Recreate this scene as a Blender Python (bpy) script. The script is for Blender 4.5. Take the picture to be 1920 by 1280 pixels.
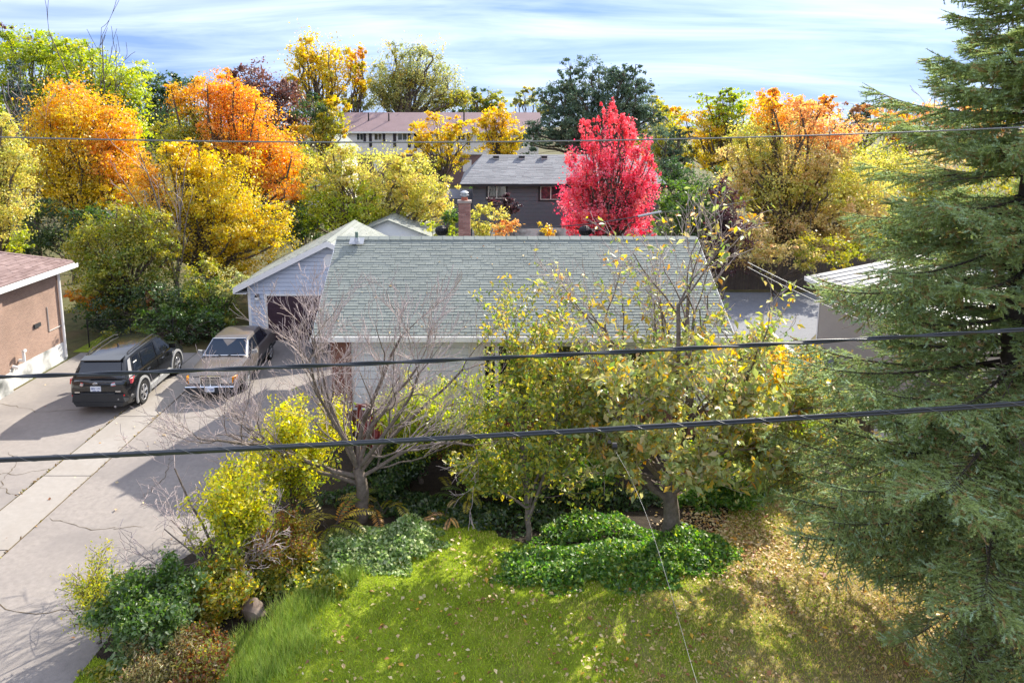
import bpy, math, random
import numpy as np
from mathutils import Vector, Matrix
# ------------------------------------------------------------------ scene, camera, light
for o in list(bpy.data.objects): bpy.data.objects.remove(o, do_unlink=True)
S = bpy.context.scene
C = S.collection
random.seed(7)
H, TH, FPX, PX, PY = 7.8, math.radians(9.0), 1280.0, 905.0, 435.0
cam_d = bpy.data.cameras.new('camera'); cam = bpy.data.objects.new('camera', cam_d); C.objects.link(cam)
cam.location = (0, 0, H); cam.rotation_euler = (math.pi/2 - TH, 0, 0)
cam_d.sensor_width = 36; cam_d.lens = 24.0; cam_d.clip_start = 0.1; cam_d.clip_end = 3000
cam_d.shift_x = (960-PX)/1920; cam_d.shift_y = (PY-640)/1920
S.camera = cam
SUN_AZ, SUN_EL = math.radians(37.5), math.radians(35.0)
sdir = Vector((math.sin(SUN_AZ)*math.cos(SUN_EL), math.cos(SUN_AZ)*math.cos(SUN_EL), math.sin(SUN_EL)))
W = bpy.data.worlds.new('World'); S.world = W; W.use_nodes = True
nt = W.node_tree; nt.nodes.clear()
out = nt.nodes.new('ShaderNodeOutputWorld'); bg = nt.nodes.new('ShaderNodeBackground')
sky = nt.nodes.new('ShaderNodeTexSky'); sky.sky_type = 'NISHITA'; sky.sun_disc = False
sky.sun_elevation = SUN_EL; sky.sun_rotation = SUN_AZ
sky.altitude = 300; sky.air_density = 1.0; sky.dust_density = 0.3; sky.ozone_density = 2.0
tc = nt.nodes.new('ShaderNodeTexCoord')
sep = nt.nodes.new('ShaderNodeSeparateXYZ'); nt.links.new(tc.outputs['Generated'], sep.inputs[0])
# thin high cloud sheets: direction projected on a flat layer, stretched sideways
mx = nt.nodes.new('ShaderNodeMath'); mx.operation = 'ADD'; mx.inputs[1].default_value = 0.10
nt.links.new(sep.outputs['Z'], mx.inputs[0])
mx2 = nt.nodes.new('ShaderNodeMath'); mx2.operation = 'MAXIMUM'; mx2.inputs[1].default_value = 0.06
nt.links.new(mx.outputs[0], mx2.inputs[0])
dx = nt.nodes.new('ShaderNodeMath'); dx.operation = 'DIVIDE'; nt.links.new(sep.outputs['X'], dx.inputs[0]); nt.links.new(mx2.outputs[0], dx.inputs[1])
dy = nt.nodes.new('ShaderNodeMath'); dy.operation = 'DIVIDE'; nt.links.new(sep.outputs['Y'], dy.inputs[0]); nt.links.new(mx2.outputs[0], dy.inputs[1])
cmb = nt.nodes.new('ShaderNodeCombineXYZ'); nt.links.new(dx.outputs[0], cmb.inputs[0]); nt.links.new(dy.outputs[0], cmb.inputs[1])
mp = nt.nodes.new('ShaderNodeMapping'); mp.inputs['Scale'].default_value = (0.46, 1.0, 1); mp.inputs['Rotation'].default_value = (0, 0, 0.05)
mp.inputs['Location'].default_value = (3.1, 1.7, 0)
nt.links.new(cmb.outputs[0], mp.inputs[0])
nz = nt.nodes.new('ShaderNodeTexNoise'); nz.inputs['Scale'].default_value = 1.0; nz.inputs['Detail'].default_value = 9; nz.inputs['Roughness'].default_value = 0.56
nz.inputs['Distortion'].default_value = 0.6
nt.links.new(mp.outputs[0], nz.inputs['Vector'])
cr = nt.nodes.new('ShaderNodeValToRGB'); cr.color_ramp.elements[0].position = 0.34; cr.color_ramp.elements[1].position = 0.78
cr.color_ramp.elements[1].color = (0.95, 0.95, 0.95, 1); cr.color_ramp.elements[0].color = (0.08, 0.08, 0.08, 1)
nt.links.new(nz.outputs['Fac'], cr.inputs[0])
tint = nt.nodes.new('ShaderNodeMix'); tint.data_type = 'RGBA'; tint.blend_type = 'MULTIPLY'; tint.inputs[0].default_value = 1.0
gm = nt.nodes.new('ShaderNodeGamma'); gm.inputs[1].default_value = 0.55; nt.links.new(sky.outputs[0], gm.inputs[0])
nt.links.new(gm.outputs[0], tint.inputs[6]); tint.inputs[7].default_value = (0.185, 0.268, 0.50, 1)
cl = nt.nodes.new('ShaderNodeMix'); cl.data_type = 'RGBA'
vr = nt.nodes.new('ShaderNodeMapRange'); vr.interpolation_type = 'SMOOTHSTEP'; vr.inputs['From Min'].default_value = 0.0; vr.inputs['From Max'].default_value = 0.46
vr.inputs['To Min'].default_value = 0.27; vr.inputs['To Max'].default_value = 1.0; nt.links.new(sep.outputs['Z'], vr.inputs[0])  # thicker bright cloud towards the unseen zenith, added to fill the shadows
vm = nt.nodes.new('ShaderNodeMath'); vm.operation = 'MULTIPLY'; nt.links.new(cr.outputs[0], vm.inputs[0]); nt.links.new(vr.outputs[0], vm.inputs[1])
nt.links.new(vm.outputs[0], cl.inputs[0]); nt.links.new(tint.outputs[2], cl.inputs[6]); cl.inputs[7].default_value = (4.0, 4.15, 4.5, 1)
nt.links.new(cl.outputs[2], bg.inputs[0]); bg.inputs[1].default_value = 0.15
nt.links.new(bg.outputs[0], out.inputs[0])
sl = bpy.data.lights.new('sun', 'SUN'); sl.energy = 2.3; sl.angle = math.radians(0.6); sl.color = (1.0, 0.93, 0.80)
so = bpy.data.objects.new('sun', sl); C.objects.link(so); so.location = (30, 40, 40)
so.rotation_euler = (-sdir).to_track_quat('-Z', 'Y').to_euler()
S.view_settings.view_transform = 'Standard'; S.view_settings.look = 'None'; S.view_settings.exposure = 2.25; S.view_settings.gamma = 1.0
S.view_settings.use_curve_mapping = False
S.render.engine = 'CYCLES'
S.cycles.max_bounces = 9; S.cycles.transmission_bounces = 5; S.cycles.diffuse_bounces = 6; S.cycles.transparent_max_bounces = 6
# ------------------------------------------------------------------ helpers
cF = np.array([0, math.cos(TH), -math.sin(TH)]); cU = np.array([0, math.sin(TH), math.cos(TH)]); cR = np.array([1.0, 0, 0]); cC = np.array([0, 0, H])
def ray(px, py): return cF + (px-PX)/FPX*cR - (py-PY)/FPX*cU
def at(px, py, Y): r = ray(px, py); return cC + r*(Y/r[1])
def gp(px, py, z=0.0): r = ray(px, py); return cC + r*((z-H)/r[2])
def s2l(c):
    c = np.asarray(c, float)/255.0
    return np.where(c <= 0.04045, c/12.92, ((c+0.055)/1.055)**2.4)
def mesh_np(name, V, F, col=None, smooth=False):
    V = np.asarray(V, np.float32); F = np.asarray(F, np.int32); k = F.shape[1]
    me = bpy.data.meshes.new(name); me.vertices.add(len(V)); me.vertices.foreach_set('co', V.ravel())
    me.loops.add(F.size); me.loops.foreach_set('vertex_index', F.ravel())
    me.polygons.add(len(F)); me.polygons.foreach_set('loop_start', np.arange(0, F.size, k, dtype=np.int32))
    me.update(calc_edges=True)
    if smooth: me.polygons.foreach_set('use_smooth', np.ones(len(F), bool))
    if col is not None:
        a = me.color_attributes.new('Col', 'FLOAT_COLOR', 'POINT')
        rgba = np.ones((len(V), 4), np.float32); rgba[:, :3] = col
        a.data.foreach_set('color', rgba.ravel())
    return me
def link(name, me, m=None, parent=None):
    o = bpy.data.objects.new(name, me); C.objects.link(o)
    if m is not None and me is not None and len(me.materials) == 0: me.materials.append(m)
    if parent is not None: o.parent = parent
    return o
def tag(o, label, cat, group=None, kind=None):
    if label: o['label'] = label
    if cat: o['category'] = cat
    if group: o['group'] = group
    if kind: o['kind'] = kind
    return o
def thing(name, label, cat, loc=(0, 0, 0), rz=0, group=None):
    o = bpy.data.objects.new(name, None); C.objects.link(o); o.location = loc; o.rotation_euler = (0, 0, rz); o.empty_display_size = 0.2
    return tag(o, label, cat, group)
def struct(o): o['kind'] = 'structure'; return o
def stuff(o): o['kind'] = 'stuff'; return o
class MB:
    def __init__(s): s.v = []; s.f = []
    def add(s, V, F):
        b = len(s.v); s.v += [tuple(map(float, p)) for p in V]; s.f += [tuple(i+b for i in f) for f in F]; return s
    def box(s, x0, x1, y0, y1, z0, z1):
        return s.add([(x0,y0,z0),(x1,y0,z0),(x1,y1,z0),(x0,y1,z0),(x0,y0,z1),(x1,y0,z1),(x1,y1,z1),(x0,y1,z1)],
                     [(0,3,2,1),(4,5,6,7),(0,1,5,4),(1,2,6,5),(2,3,7,6),(3,0,4,7)])
    def hexa(s, b, t):          # 4 bottom + 4 top points
        return s.add(list(b)+list(t), [(0,3,2,1),(4,5,6,7),(0,1,5,4),(1,2,6,5),(2,3,7,6),(3,0,4,7)])
    def poly(s, pts, d):        # polygon extruded along vector d
        n = len(pts); d = np.array(d, float); P = [np.array(p, float) for p in pts]; Q = [p+d for p in P]
        return s.add(P+Q, [tuple(range(n-1, -1, -1)), tuple(range(n, 2*n))]+[(i, (i+1) % n, n+(i+1) % n, n+i) for i in range(n)])
    def cyl(s, p0, p1, r0, r1=None, n=12, caps=True):
        r1 = r0 if r1 is None else r1
        p0 = np.array(p0, float); p1 = np.array(p1, float); a = p1-p0; a /= np.linalg.norm(a)
        u = np.cross(a, [0, 0, 1.0] if abs(a[2]) < .9 else [1.0, 0, 0]); u /= np.linalg.norm(u); w = np.cross(a, u)
        ang = [2*math.pi*i/n for i in range(n)]
        V = [p0+r0*(math.cos(t)*u+math.sin(t)*w) for t in ang]+[p1+r1*(math.cos(t)*u+math.sin(t)*w) for t in ang]
        F = [(i, (i+1) % n, n+(i+1) % n, n+i) for i in range(n)]
        if caps: F += [tuple(range(n-1, -1, -1)), tuple(range(n, 2*n))]
        return s.add(V, F)
    def tor(s, c, ax, R, r, n=24, m=8, a0=0, a1=2*math.pi):
        c = np.array(c, float); a = np.array(ax, float); a /= np.linalg.norm(a)
        u = np.cross(a, [0, 0, 1.0] if abs(a[2]) < .9 else [1.0, 0, 0]); u /= np.linalg.norm(u); w = np.cross(a, u)
        full = abs(a1-a0-2*math.pi) < 1e-6; k = n if full else n+1; V = []
        for i in range(k):
            t = a0+(a1-a0)*i/n; e = math.cos(t)*u+math.sin(t)*w
            for j in range(m):
                q = 2*math.pi*j/m; V.append(c+e*(R+r*math.cos(q))+a*r*math.sin(q))
        F = [(i*m+j, ((i+1) % k)*m+j, ((i+1) % k)*m+(j+1) % m, i*m+(j+1) % m) for i in range(n) for j in range(m)]
        return s.add(V, F)
    def mesh(s, name, smooth=False):
        me = bpy.data.meshes.new(name); me.from_pydata(s.v, [], s.f); me.update()
        if smooth: me.polygons.foreach_set('use_smooth', [True]*len(me.polygons))
        return me
    def build(s, name, m, parent=None, smooth=False, sharp=None):
        me = s.mesh(name, smooth)
        if sharp: me.set_sharp_from_angle(angle=math.radians(sharp))
        return link(name, me, m, parent)
def bevel(o, w=0.01, n=2, ang=40):
    b = o.modifiers.new('bevel', 'BEVEL'); b.width = w; b.segments = n; b.limit_method = 'ANGLE'; b.angle_limit = math.radians(ang); return o
def tube_np(P, R, n=6):
    P = np.asarray(P, float); k = len(P); R = np.broadcast_to(np.asarray(R, float), (k,))
    T = np.gradient(P, axis=0); T /= np.linalg.norm(T, axis=1)[:, None]+1e-9
    ref = np.array([0, 0, 1.0]) if abs(T[:, 2]).mean() < .8 else np.array([1.0, 0, 0])
    u = np.cross(T, ref); u /= np.linalg.norm(u, axis=1)[:, None]+1e-9; w = np.cross(T, u)
    a = np.arange(n)*2*math.pi/n
    V = P[:, None]+R[:, None, None]*(np.cos(a)[None, :, None]*u[:, None]+np.sin(a)[None, :, None]*w[:, None])
    i = np.arange(k-1)[:, None]; j = np.arange(n)[None]
    F = np.stack([i*n+j, i*n+(j+1) % n, (i+1)*n+(j+1) % n, (i+1)*n+j], -1).reshape(-1, 4)
    return V.reshape(-1, 3), F
def merge(parts):
    Vs, Fs, b = [], [], 0
    for V, F in parts: Vs.append(V); Fs.append(F+b); b += len(V)
    return np.concatenate(Vs), np.concatenate(Fs)
def segs_np(P0, P1, R0, R1, n=4):
    P0 = np.asarray(P0, float); P1 = np.asarray(P1, float); R0 = np.asarray(R0, float); R1 = np.asarray(R1, float)
    a = P1-P0; L = np.linalg.norm(a, axis=1)+1e-9; a = a/L[:, None]
    P1 = P1+a*(R1*.4)[:, None]
    ref = np.where((np.abs(a[:, 2]) < .85)[:, None], np.array([[0, 0, 1.0]]), np.array([[1.0, 0, 0]]))
    u = np.cross(a, ref); u /= np.linalg.norm(u, axis=1)[:, None]; w = np.cross(a, u)
    t = np.arange(n)*2*math.pi/n
    ring = np.cos(t)[None, :, None]*u[:, None]+np.sin(t)[None, :, None]*w[:, None]
    V = np.concatenate([P0[:, None]+ring*R0[:, None, None], P1[:, None]+ring*R1[:, None, None]], 1).reshape(-1, 3)
    i = (np.arange(len(P0))*2*n)[:, None]; j = np.arange(n)[None]
    F = np.stack([i+j, i+(j+1) % n, i+n+(j+1) % n, i+n+j], -1).reshape(-1, 4)
    return V, F
def unit(v): return v/(np.linalg.norm(v, axis=-1, keepdims=True)+1e-9)
# ------------------------------------------------------------------ materials
def mat(name, col, rough=0.8, var=0.12, scale=6.0, bump=0.0, bscale=None, metal=0.0, spec=0.3, coat=0.0, dirt=None, dscale=1.2, damt=0.5):
    m = bpy.data.materials.new(name); m.use_nodes = True; n = m.node_tree; b = n.nodes['Principled BSDF']
    b.inputs['Roughness'].default_value = rough; b.inputs['Metallic'].default_value = metal
    b.inputs['Specular IOR Level'].default_value = spec; b.inputs['Coat Weight'].default_value = coat
    tcn = n.nodes.new('ShaderNodeTexCoord')
    nz = n.nodes.new('ShaderNodeTexNoise'); nz.inputs['Scale'].default_value = scale; nz.inputs['Detail'].default_value = 8; nz.inputs['Roughness'].default_value = .65
    n.links.new(tcn.outputs['Object'], nz.inputs['Vector'])
    r = n.nodes.new('ShaderNodeValToRGB'); c = np.array(col[:3], float)
    r.color_ramp.elements[0].position = .28; r.color_ramp.elements[1].position = .72
    r.color_ramp.elements[0].color = (*np.clip(c*(1-var), 0, 1), 1); r.color_ramp.elements[1].color = (*np.clip(c*(1+var), 0, 1), 1)
    n.links.new(nz.outputs['Fac'], r.inputs[0]); last = r.outputs[0]
    if dirt is not None:
        nd = n.nodes.new('ShaderNodeTexNoise'); nd.inputs['Scale'].default_value = dscale; nd.inputs['Detail'].default_value = 6
        n.links.new(tcn.outputs['Object'], nd.inputs['Vector'])
        rr = n.nodes.new('ShaderNodeValToRGB'); rr.color_ramp.elements[0].position = .45; rr.color_ramp.elements[1].position = .68
        rr.color_ramp.elements[1].color = (damt, damt, damt, 1); n.links.new(nd.outputs['Fac'], rr.inputs[0])
        mxn = n.nodes.new('ShaderNodeMix'); mxn.data_type = 'RGBA'; n.links.new(rr.outputs[0], mxn.inputs[0]); n.links.new(last, mxn.inputs[6])
        mxn.inputs[7].default_value = (*dirt, 1); last = mxn.outputs[2]
    n.links.new(last, b.inputs['Base Color'])
    if bump:
        n2 = n.nodes.new('ShaderNodeTexNoise'); n2.inputs['Scale'].default_value = bscale or scale*4; n2.inputs['Detail'].default_value = 6
        n.links.new(tcn.outputs['Object'], n2.inputs['Vector'])
        bp = n.nodes.new('ShaderNodeBump'); bp.inputs['Strength'].default_value = bump; bp.inputs['Distance'].default_value = .02
        n.links.new(n2.outputs['Fac'], bp.inputs['Height']); n.links.new(bp.outputs[0], b.inputs['Normal'])
    return m
def leafmat(name, trans=0.45, gloss=0.06, rough=0.45, sat=1.0):
    m = bpy.data.materials.new(name); m.use_nodes = True; n = m.node_tree; n.nodes.clear()
    o = n.nodes.new('ShaderNodeOutputMaterial'); a = n.nodes.new('ShaderNodeAttribute'); a.attribute_name = 'Col'
    d = n.nodes.new('ShaderNodeBsdfDiffuse'); t = n.nodes.new('ShaderNodeBsdfTranslucent'); g = n.nodes.new('ShaderNodeBsdfGlossy')
    g.inputs['Roughness'].default_value = rough
    hs = n.nodes.new('ShaderNodeHueSaturation'); hs.inputs['Saturation'].default_value = 1.10; hs.inputs['Value'].default_value = 1.32
    n.links.new(a.outputs['Color'], d.inputs[0]); n.links.new(a.outputs['Color'], hs.inputs['Color']); n.links.new(hs.outputs[0], t.inputs[0])
    m1 = n.nodes.new('ShaderNodeMixShader'); m1.inputs[0].default_value = trans; n.links.new(d.outputs[0], m1.inputs[1]); n.links.new(t.outputs[0], m1.inputs[2])
    m2 = n.nodes.new('ShaderNodeMixShader'); m2.inputs[0].default_value = gloss; n.links.new(m1.outputs[0], m2.inputs[1]); n.links.new(g.outputs[0], m2.inputs[2])
    n.links.new(m2.outputs[0], o.inputs[0]); return m
def rndmat(name, c0, c1, rough=.85, bump=.3, bscale=60, spec=.25, fine=.18):   # every loose piece its own tone
    m = bpy.data.materials.new(name); m.use_nodes = True; n = m.node_tree; b = n.nodes['Principled BSDF']
    b.inputs['Roughness'].default_value = rough; b.inputs['Specular IOR Level'].default_value = spec
    g = n.nodes.new('ShaderNodeNewGeometry'); oi = n.nodes.new('ShaderNodeObjectInfo')
    ad = n.nodes.new('ShaderNodeMath'); ad.operation = 'ADD'; n.links.new(g.outputs['Random Per Island'], ad.inputs[0]); n.links.new(oi.outputs['Random'], ad.inputs[1])
    fr = n.nodes.new('ShaderNodeMath'); fr.operation = 'FRACT'; n.links.new(ad.outputs[0], fr.inputs[0])
    r = n.nodes.new('ShaderNodeValToRGB'); r.color_ramp.elements[0].color = (*c0, 1); r.color_ramp.elements[1].color = (*c1, 1)
    n.links.new(fr.outputs[0], r.inputs[0])
    nz = n.nodes.new('ShaderNodeTexNoise'); nz.inputs['Scale'].default_value = bscale; nz.inputs['Detail'].default_value = 4; n.links.new(g.outputs['Position'], nz.inputs['Vector'])
    nb = n.nodes.new('ShaderNodeTexNoise'); nb.inputs['Scale'].default_value = .8; nb.inputs['Detail'].default_value = 5; n.links.new(g.outputs['Position'], nb.inputs['Vector'])
    mm = n.nodes.new('ShaderNodeMix'); mm.data_type = 'RGBA'; mm.blend_type = 'OVERLAY'; mm.inputs[0].default_value = fine*2; n.links.new(r.outputs[0], mm.inputs[6]); n.links.new(nz.outputs['Fac'], mm.inputs[7])
    m3 = n.nodes.new('ShaderNodeMix'); m3.data_type = 'RGBA'; m3.blend_type = 'OVERLAY'; m3.inputs[0].default_value = .2; n.links.new(mm.outputs[2], m3.inputs[6]); n.links.new(nb.outputs['Fac'], m3.inputs[7])
    n.links.new(m3.outputs[2], b.inputs['Base Color'])
    bp = n.nodes.new('ShaderNodeBump'); bp.inputs['Strength'].default_value = bump; bp.inputs['Distance'].default_value = .01
    n.links.new(nz.outputs['Fac'], bp.inputs['Height']); n.links.new(bp.outputs[0], b.inputs['Normal'])
    return m
def brickmat(name, c1, c2, mortar, scale, bw=.5, rh=.25, axis='X', dirt=True):
    m = bpy.data.materials.new(name); m.use_nodes = True; n = m.node_tree; b = n.nodes['Principled BSDF']; b.inputs['Roughness'].default_value = .9
    g = n.nodes.new('ShaderNodeNewGeometry'); sp = n.nodes.new('ShaderNodeSeparateXYZ'); n.links.new(g.outputs['Position'], sp.inputs[0])
    ad = n.nodes.new('ShaderNodeMath'); ad.operation = 'ADD'; n.links.new(sp.outputs['X'], ad.inputs[0]); n.links.new(sp.outputs['Y'], ad.inputs[1])
    cb = n.nodes.new('ShaderNodeCombineXYZ'); n.links.new(ad.outputs[0], cb.inputs[0]); n.links.new(sp.outputs['Z'], cb.inputs[1])
    t = n.nodes.new('ShaderNodeTexBrick'); t.inputs['Color1'].default_value = (*c1, 1); t.inputs['Color2'].default_value = (*c2, 1); t.inputs['Mortar'].default_value = (*mortar, 1)
    t.inputs['Scale'].default_value = scale; t.inputs['Mortar Size'].default_value = .016; t.inputs['Brick Width'].default_value = bw; t.inputs['Row Height'].default_value = rh
    n.links.new(cb.outputs[0], t.inputs['Vector'])
    nz = n.nodes.new('ShaderNodeTexNoise'); nz.inputs['Scale'].default_value = .9; nz.inputs['Detail'].default_value = 8; n.links.new(g.outputs['Position'], nz.inputs['Vector'])
    mm = n.nodes.new('ShaderNodeMix'); mm.data_type = 'RGBA'; mm.blend_type = 'OVERLAY'; mm.inputs[0].default_value = .5; n.links.new(t.outputs['Color'], mm.inputs[6]); n.links.new(nz.outputs['Fac'], mm.inputs[7])
    n.links.new(mm.outputs[2], b.inputs['Base Color'])
    bp = n.nodes.new('ShaderNodeBump'); bp.invert = True; bp.inputs['Strength'].default_value = .6; bp.inputs['Distance'].default_value = .012; n.links.new(t.outputs['Fac'], bp.inputs['Height']); n.links.new(bp.outputs[0], b.inputs['Normal'])
    return m
def glassmat(name, tint=(0.02, 0.03, 0.04), rough=.04):
    m = bpy.data.materials.new(name); m.use_nodes = True; b = m.node_tree.nodes['Principled BSDF']
    b.inputs['Base Color'].default_value = (*tint, 1); b.inputs['Roughness'].default_value = rough; b.inputs['Specular IOR Level'].default_value = .8
    nz = m.node_tree.nodes.new('ShaderNodeTexNoise'); nz.inputs['Scale'].default_value = 1.3
    bp = m.node_tree.nodes.new('ShaderNodeBump'); bp.inputs['Strength'].default_value = .05; m.node_tree.links.new(nz.outputs['Fac'], bp.inputs['Height']); m.node_tree.links.new(bp.outputs[0], b.inputs['Normal'])
    return m
M = dict(
 asphalt=mat('asphalt', (.245, .219, .200), .92, .16, 9, .35, 90, dirt=(.175, .158, .15), dscale=.55, damt=.75),
 asphalt2=mat('asphalt_worn', (.255, .230, .211), .92, .10, 7, .35, 90, dirt=(.17, .155, .15), dscale=.5, damt=.8),
 asphalt_blue=mat('asphalt_grey', (.16, .165, .18), .9, .12, 5, .3, 80),
 concrete=mat('concrete', (.285, .262, .238), .9, .08, 8, .2, 70, dirt=(.23, .20, .17), dscale=.9, damt=.5),
 crack=mat('crack_soil', (.10, .075, .04), 1, .3, 12, .3),
 soil=mat('soil', (.035, .026, .018), 1, .45, 9, .8, 30),
 white=mat('white_trim', (.72, .71, .69), .5, .04, 5, .03, 20),
 siding=mat('blue_grey_siding', (.48, .53, .63), .55, .05, 3, .03, 30),
 siding_pale=mat('pale_siding', (.70, .725, .75), .55, .05, 3, .03, 30),
 taupe=mat('taupe_siding', (.33, .29, .25), .6, .06, 3, .03, 30),
 gsiding=mat('charcoal_siding', (.105, .108, .128), .6, .08, 3, .05, 30),
 gtrim=mat('dark_trim', (.022, .02, .025), .5, .05, 5),
 door=mat('maroon_door', (.052, .028, .038), .5, .10, 4, .05, 30),
 shingle=rndmat('green_grey_shingle', (.205, .226, .203), (.232, .252, .228), bump=.35, bscale=90),
 shingle_lt=rndmat('pale_shingle', (.20, .215, .195), (.25, .265, .24), bump=.35, bscale=90),
 shingle_brown=rndmat('brown_shingle', (.155, .105, .098), (.23, .165, .155), bump=.35, bscale=90),
 shingle_grey=rndmat('grey_shingle', (.15, .155, .17), (.20, .205, .22), bump=.35, bscale=60),
 shingle_red=rndmat('faded_red_shingle', (.22, .15, .16), (.28, .20, .20), bump=.35, bscale=30),
 metal_roof=mat('metal_roof', (.22, .222, .222), .5, .08, 2, metal=.1, spec=.5),
 seam=mat('roof_seam', (.25, .26, .28), .5, .05, 2),
 brick=brickmat('brown_brick', (.305, .19, .14), (.235, .145, .108), (.42, .34, .28), 4.6, .5, .165),
 redbrick=brickmat('red_brick', (.27, .115, .085), (.20, .085, .065), (.25, .17, .14), 4.6, .5, .165),
 chbrick=rndmat('chimney_brick', (.20, .095, .085), (.30, .16, .14), bump=.4, bscale=40),
 townbrick=brickmat('town_brick', (.21, .12, .11), (.17, .10, .095), (.2, .15, .14), 4.0, .5, .2),
 mortar=mat('mortar', (.27, .22, .20), .95, .1, 20, .3),
 fnd=mat('painted_foundation', (.58, .58, .56), .9, .06, 4, .3, 25, dirt=(.07, .075, .07), dscale=1.5, damt=.95),
 redwood=mat('red_stained_wood', (.20, .032, .028), .7, .2, 5, .2, 40),
 fencewood=mat('weathered_wood', (.075, .062, .055), .9, .3, 5, .4, 30),
 capwood=mat('pale_wood', (.55, .50, .44), .7, .1, 5, .1, 30),
 glass=glassmat('window_glass'),
 glass_room=glassmat('dark_window_glass', (.012, .012, .016), .03),
 wallwhite=mat('off_white_wall', (.66, .63, .60), .7, .05, 2),
 shutter=mat('dark_shutter', (.03, .022, .03), .6, .1, 3),
 paint=mat('black_car_paint', (.008, .009, .010), .16, .2, 3, spec=.5, coat=.6),
 dustpaint=mat('dusty_brown_car_paint', (.092, .078, .072), .34, .15, 5, spec=.45, coat=.25, dirt=(.10, .085, .07), dscale=3, damt=.5),
 clad=mat('grey_plastic', (.035, .037, .040), .6, .1, 10),
 cladlt=mat('silver_grey_trim', (.33, .33, .33), .4, .05, 10, metal=.3),
 tyre=mat('rubber', (.018, .018, .018), .9, .2, 20, .2),
 alloy=mat('alloy', (.62, .62, .63), .25, .04, 10, metal=.85),
 chrome=mat('chrome', (.72, .73, .75), .12, .02, 10, metal=1.0),
 carglass=glassmat('car_glass', (.010, .014, .022), .05),
 screen=glassmat('windscreen_glass', (.02, .03, .045), .05),
 tail=mat('red_lamp', (.55, .02, .02), .15, .05, 20, spec=.6, coat=.5),
 amber=mat('amber_lamp', (.85, .28, .01), .15, .05, 20, spec=.6, coat=.5),
 lamp=mat('clear_lamp', (.45, .45, .46), .12, .05, 20, metal=.4, coat=.6),
 plate=mat('plate_white', (.66, .70, .76), .5, .02, 20),
 plateblue=mat('plate_blue', (.06, .09, .25), .5, .02, 20),
 black=mat('matt_black', (.014, .014, .015), .5, .1, 10),
 cable=mat('dark_cable', (.018, .022, .028), .38, .1, 10, spec=.5),
 wire=mat('grey_wire', (.20, .20, .20), .45, .05, 10, metal=.4),
 galv=mat('galvanised_metal', (.42, .43, .44), .4, .08, 10, metal=.7),
 vent=mat('vent_metal', (.035, .033, .036), .4, .1, 10, metal=.6),
 clay=mat('clay_pot', (.32, .10, .06), .8, .1, 10),
 pipe=mat('green_pipe', (.14, .20, .16), .6, .1, 10),
 rock=mat('rock', (.13, .095, .078), .9, .3, 3, .8, 12, dirt=(.23, .20, .18), dscale=5, damt=.5),
 bark=mat('bark', (.115, .090, .072), .95, .3, 9, .8, 30),
 bark_grey=mat('grey_bark', (.17, .135, .115), .95, .4, 14, .9, 40, dirt=(.09, .075, .06), dscale=6, damt=.7),
 bark_dark=mat('dark_bark', (.060, .046, .037), .95, .3, 9, .8, 30),
 twig=mat('pale_twig', (.44, .36, .345), .8, .15, 9),
 twig_dark=mat('dark_twig', (.10, .078, .068), .85, .2, 9),
 pole=mat('pole_wood', (.14, .11, .085), .9, .25, 4, .4, 20),
 leaf=leafmat('leaf', .58), needle=leafmat('needle', .36, .04, .5), glossy=leafmat('glossy_leaf', .45, .05, .40), grass=leafmat('grass_blade', .35, .04, .5), dry=leafmat('dry_leaf', .25, .05, .5),
)
# ------------------------------------------------------------------ ground, driveways, lawn
rng = np.random.default_rng(11)
def ground_material():
    m = bpy.data.materials.new('ground_turf'); m.use_nodes = True; n = m.node_tree; b = n.nodes['Principled BSDF']; b.inputs['Roughness'].default_value = .95; b.inputs['Specular IOR Level'].default_value = .1
    g = n.nodes.new('ShaderNodeNewGeometry')
    def noise(sc, det=6):
        z = n.nodes.new('ShaderNodeTexNoise'); z.inputs['Scale'].default_value = sc; z.inputs['Detail'].default_value = det; n.links.new(g.outputs['Position'], z.inputs['Vector']); return z
    def ramp(src, p0, p1, c0, c1):
        r = n.nodes.new('ShaderNodeValToRGB'); r.color_ramp.elements[0].position = p0; r.color_ramp.elements[1].position = p1
        r.color_ramp.elements[0].color = (*c0, 1); r.color_ramp.elements[1].color = (*c1, 1); n.links.new(src, r.inputs[0]); return r
    a = ramp(noise(3).outputs['Fac'], .3, .7, (.14, .185, .02), (.30, .355, .04))
    d = ramp(noise(14).outputs['Fac'], .3, .7, (.24, .19, .09), (.38, .30, .16))
    sp = n.nodes.new('ShaderNodeSeparateXYZ'); n.links.new(g.outputs['Position'], sp.inputs[0])
    mr = n.nodes.new('ShaderNodeMapRange'); mr.inputs['From Min'].default_value = -1.5; mr.inputs['From Max'].default_value = 7; mr.inputs['To Min'].default_value = -.25; mr.inputs['To Max'].default_value = .45
    n.links.new(sp.outputs['X'], mr.inputs[0])
    ad = n.nodes.new('ShaderNodeMath'); ad.operation = 'ADD'; n.links.new(noise(.9, 5).outputs['Fac'], ad.inputs[0]); n.links.new(mr.outputs[0], ad.inputs[1])
    fr = ramp(ad.outputs[0], .5, .85, (0, 0, 0), (1, 1, 1))
    mx = n.nodes.new('ShaderNodeMix'); mx.data_type = 'RGBA'; n.links.new(fr.outputs[0], mx.inputs[0]); n.links.new(a.outputs[0], mx.inputs[6]); n.links.new(d.outputs[0], mx.inputs[7])
    n.links.new(mx.outputs[2], b.inputs['Base Color'])
    bp = n.nodes.new('ShaderNodeBump'); bp.inputs['Strength'].default_value = .8; bp.inputs['Distance'].default_value = .05; n.links.new(noise(40).outputs['Fac'], bp.inputs['Height']); n.links.new(bp.outputs[0], b.inputs['Normal'])
    return m
M['turf'] = ground_material()
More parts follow.
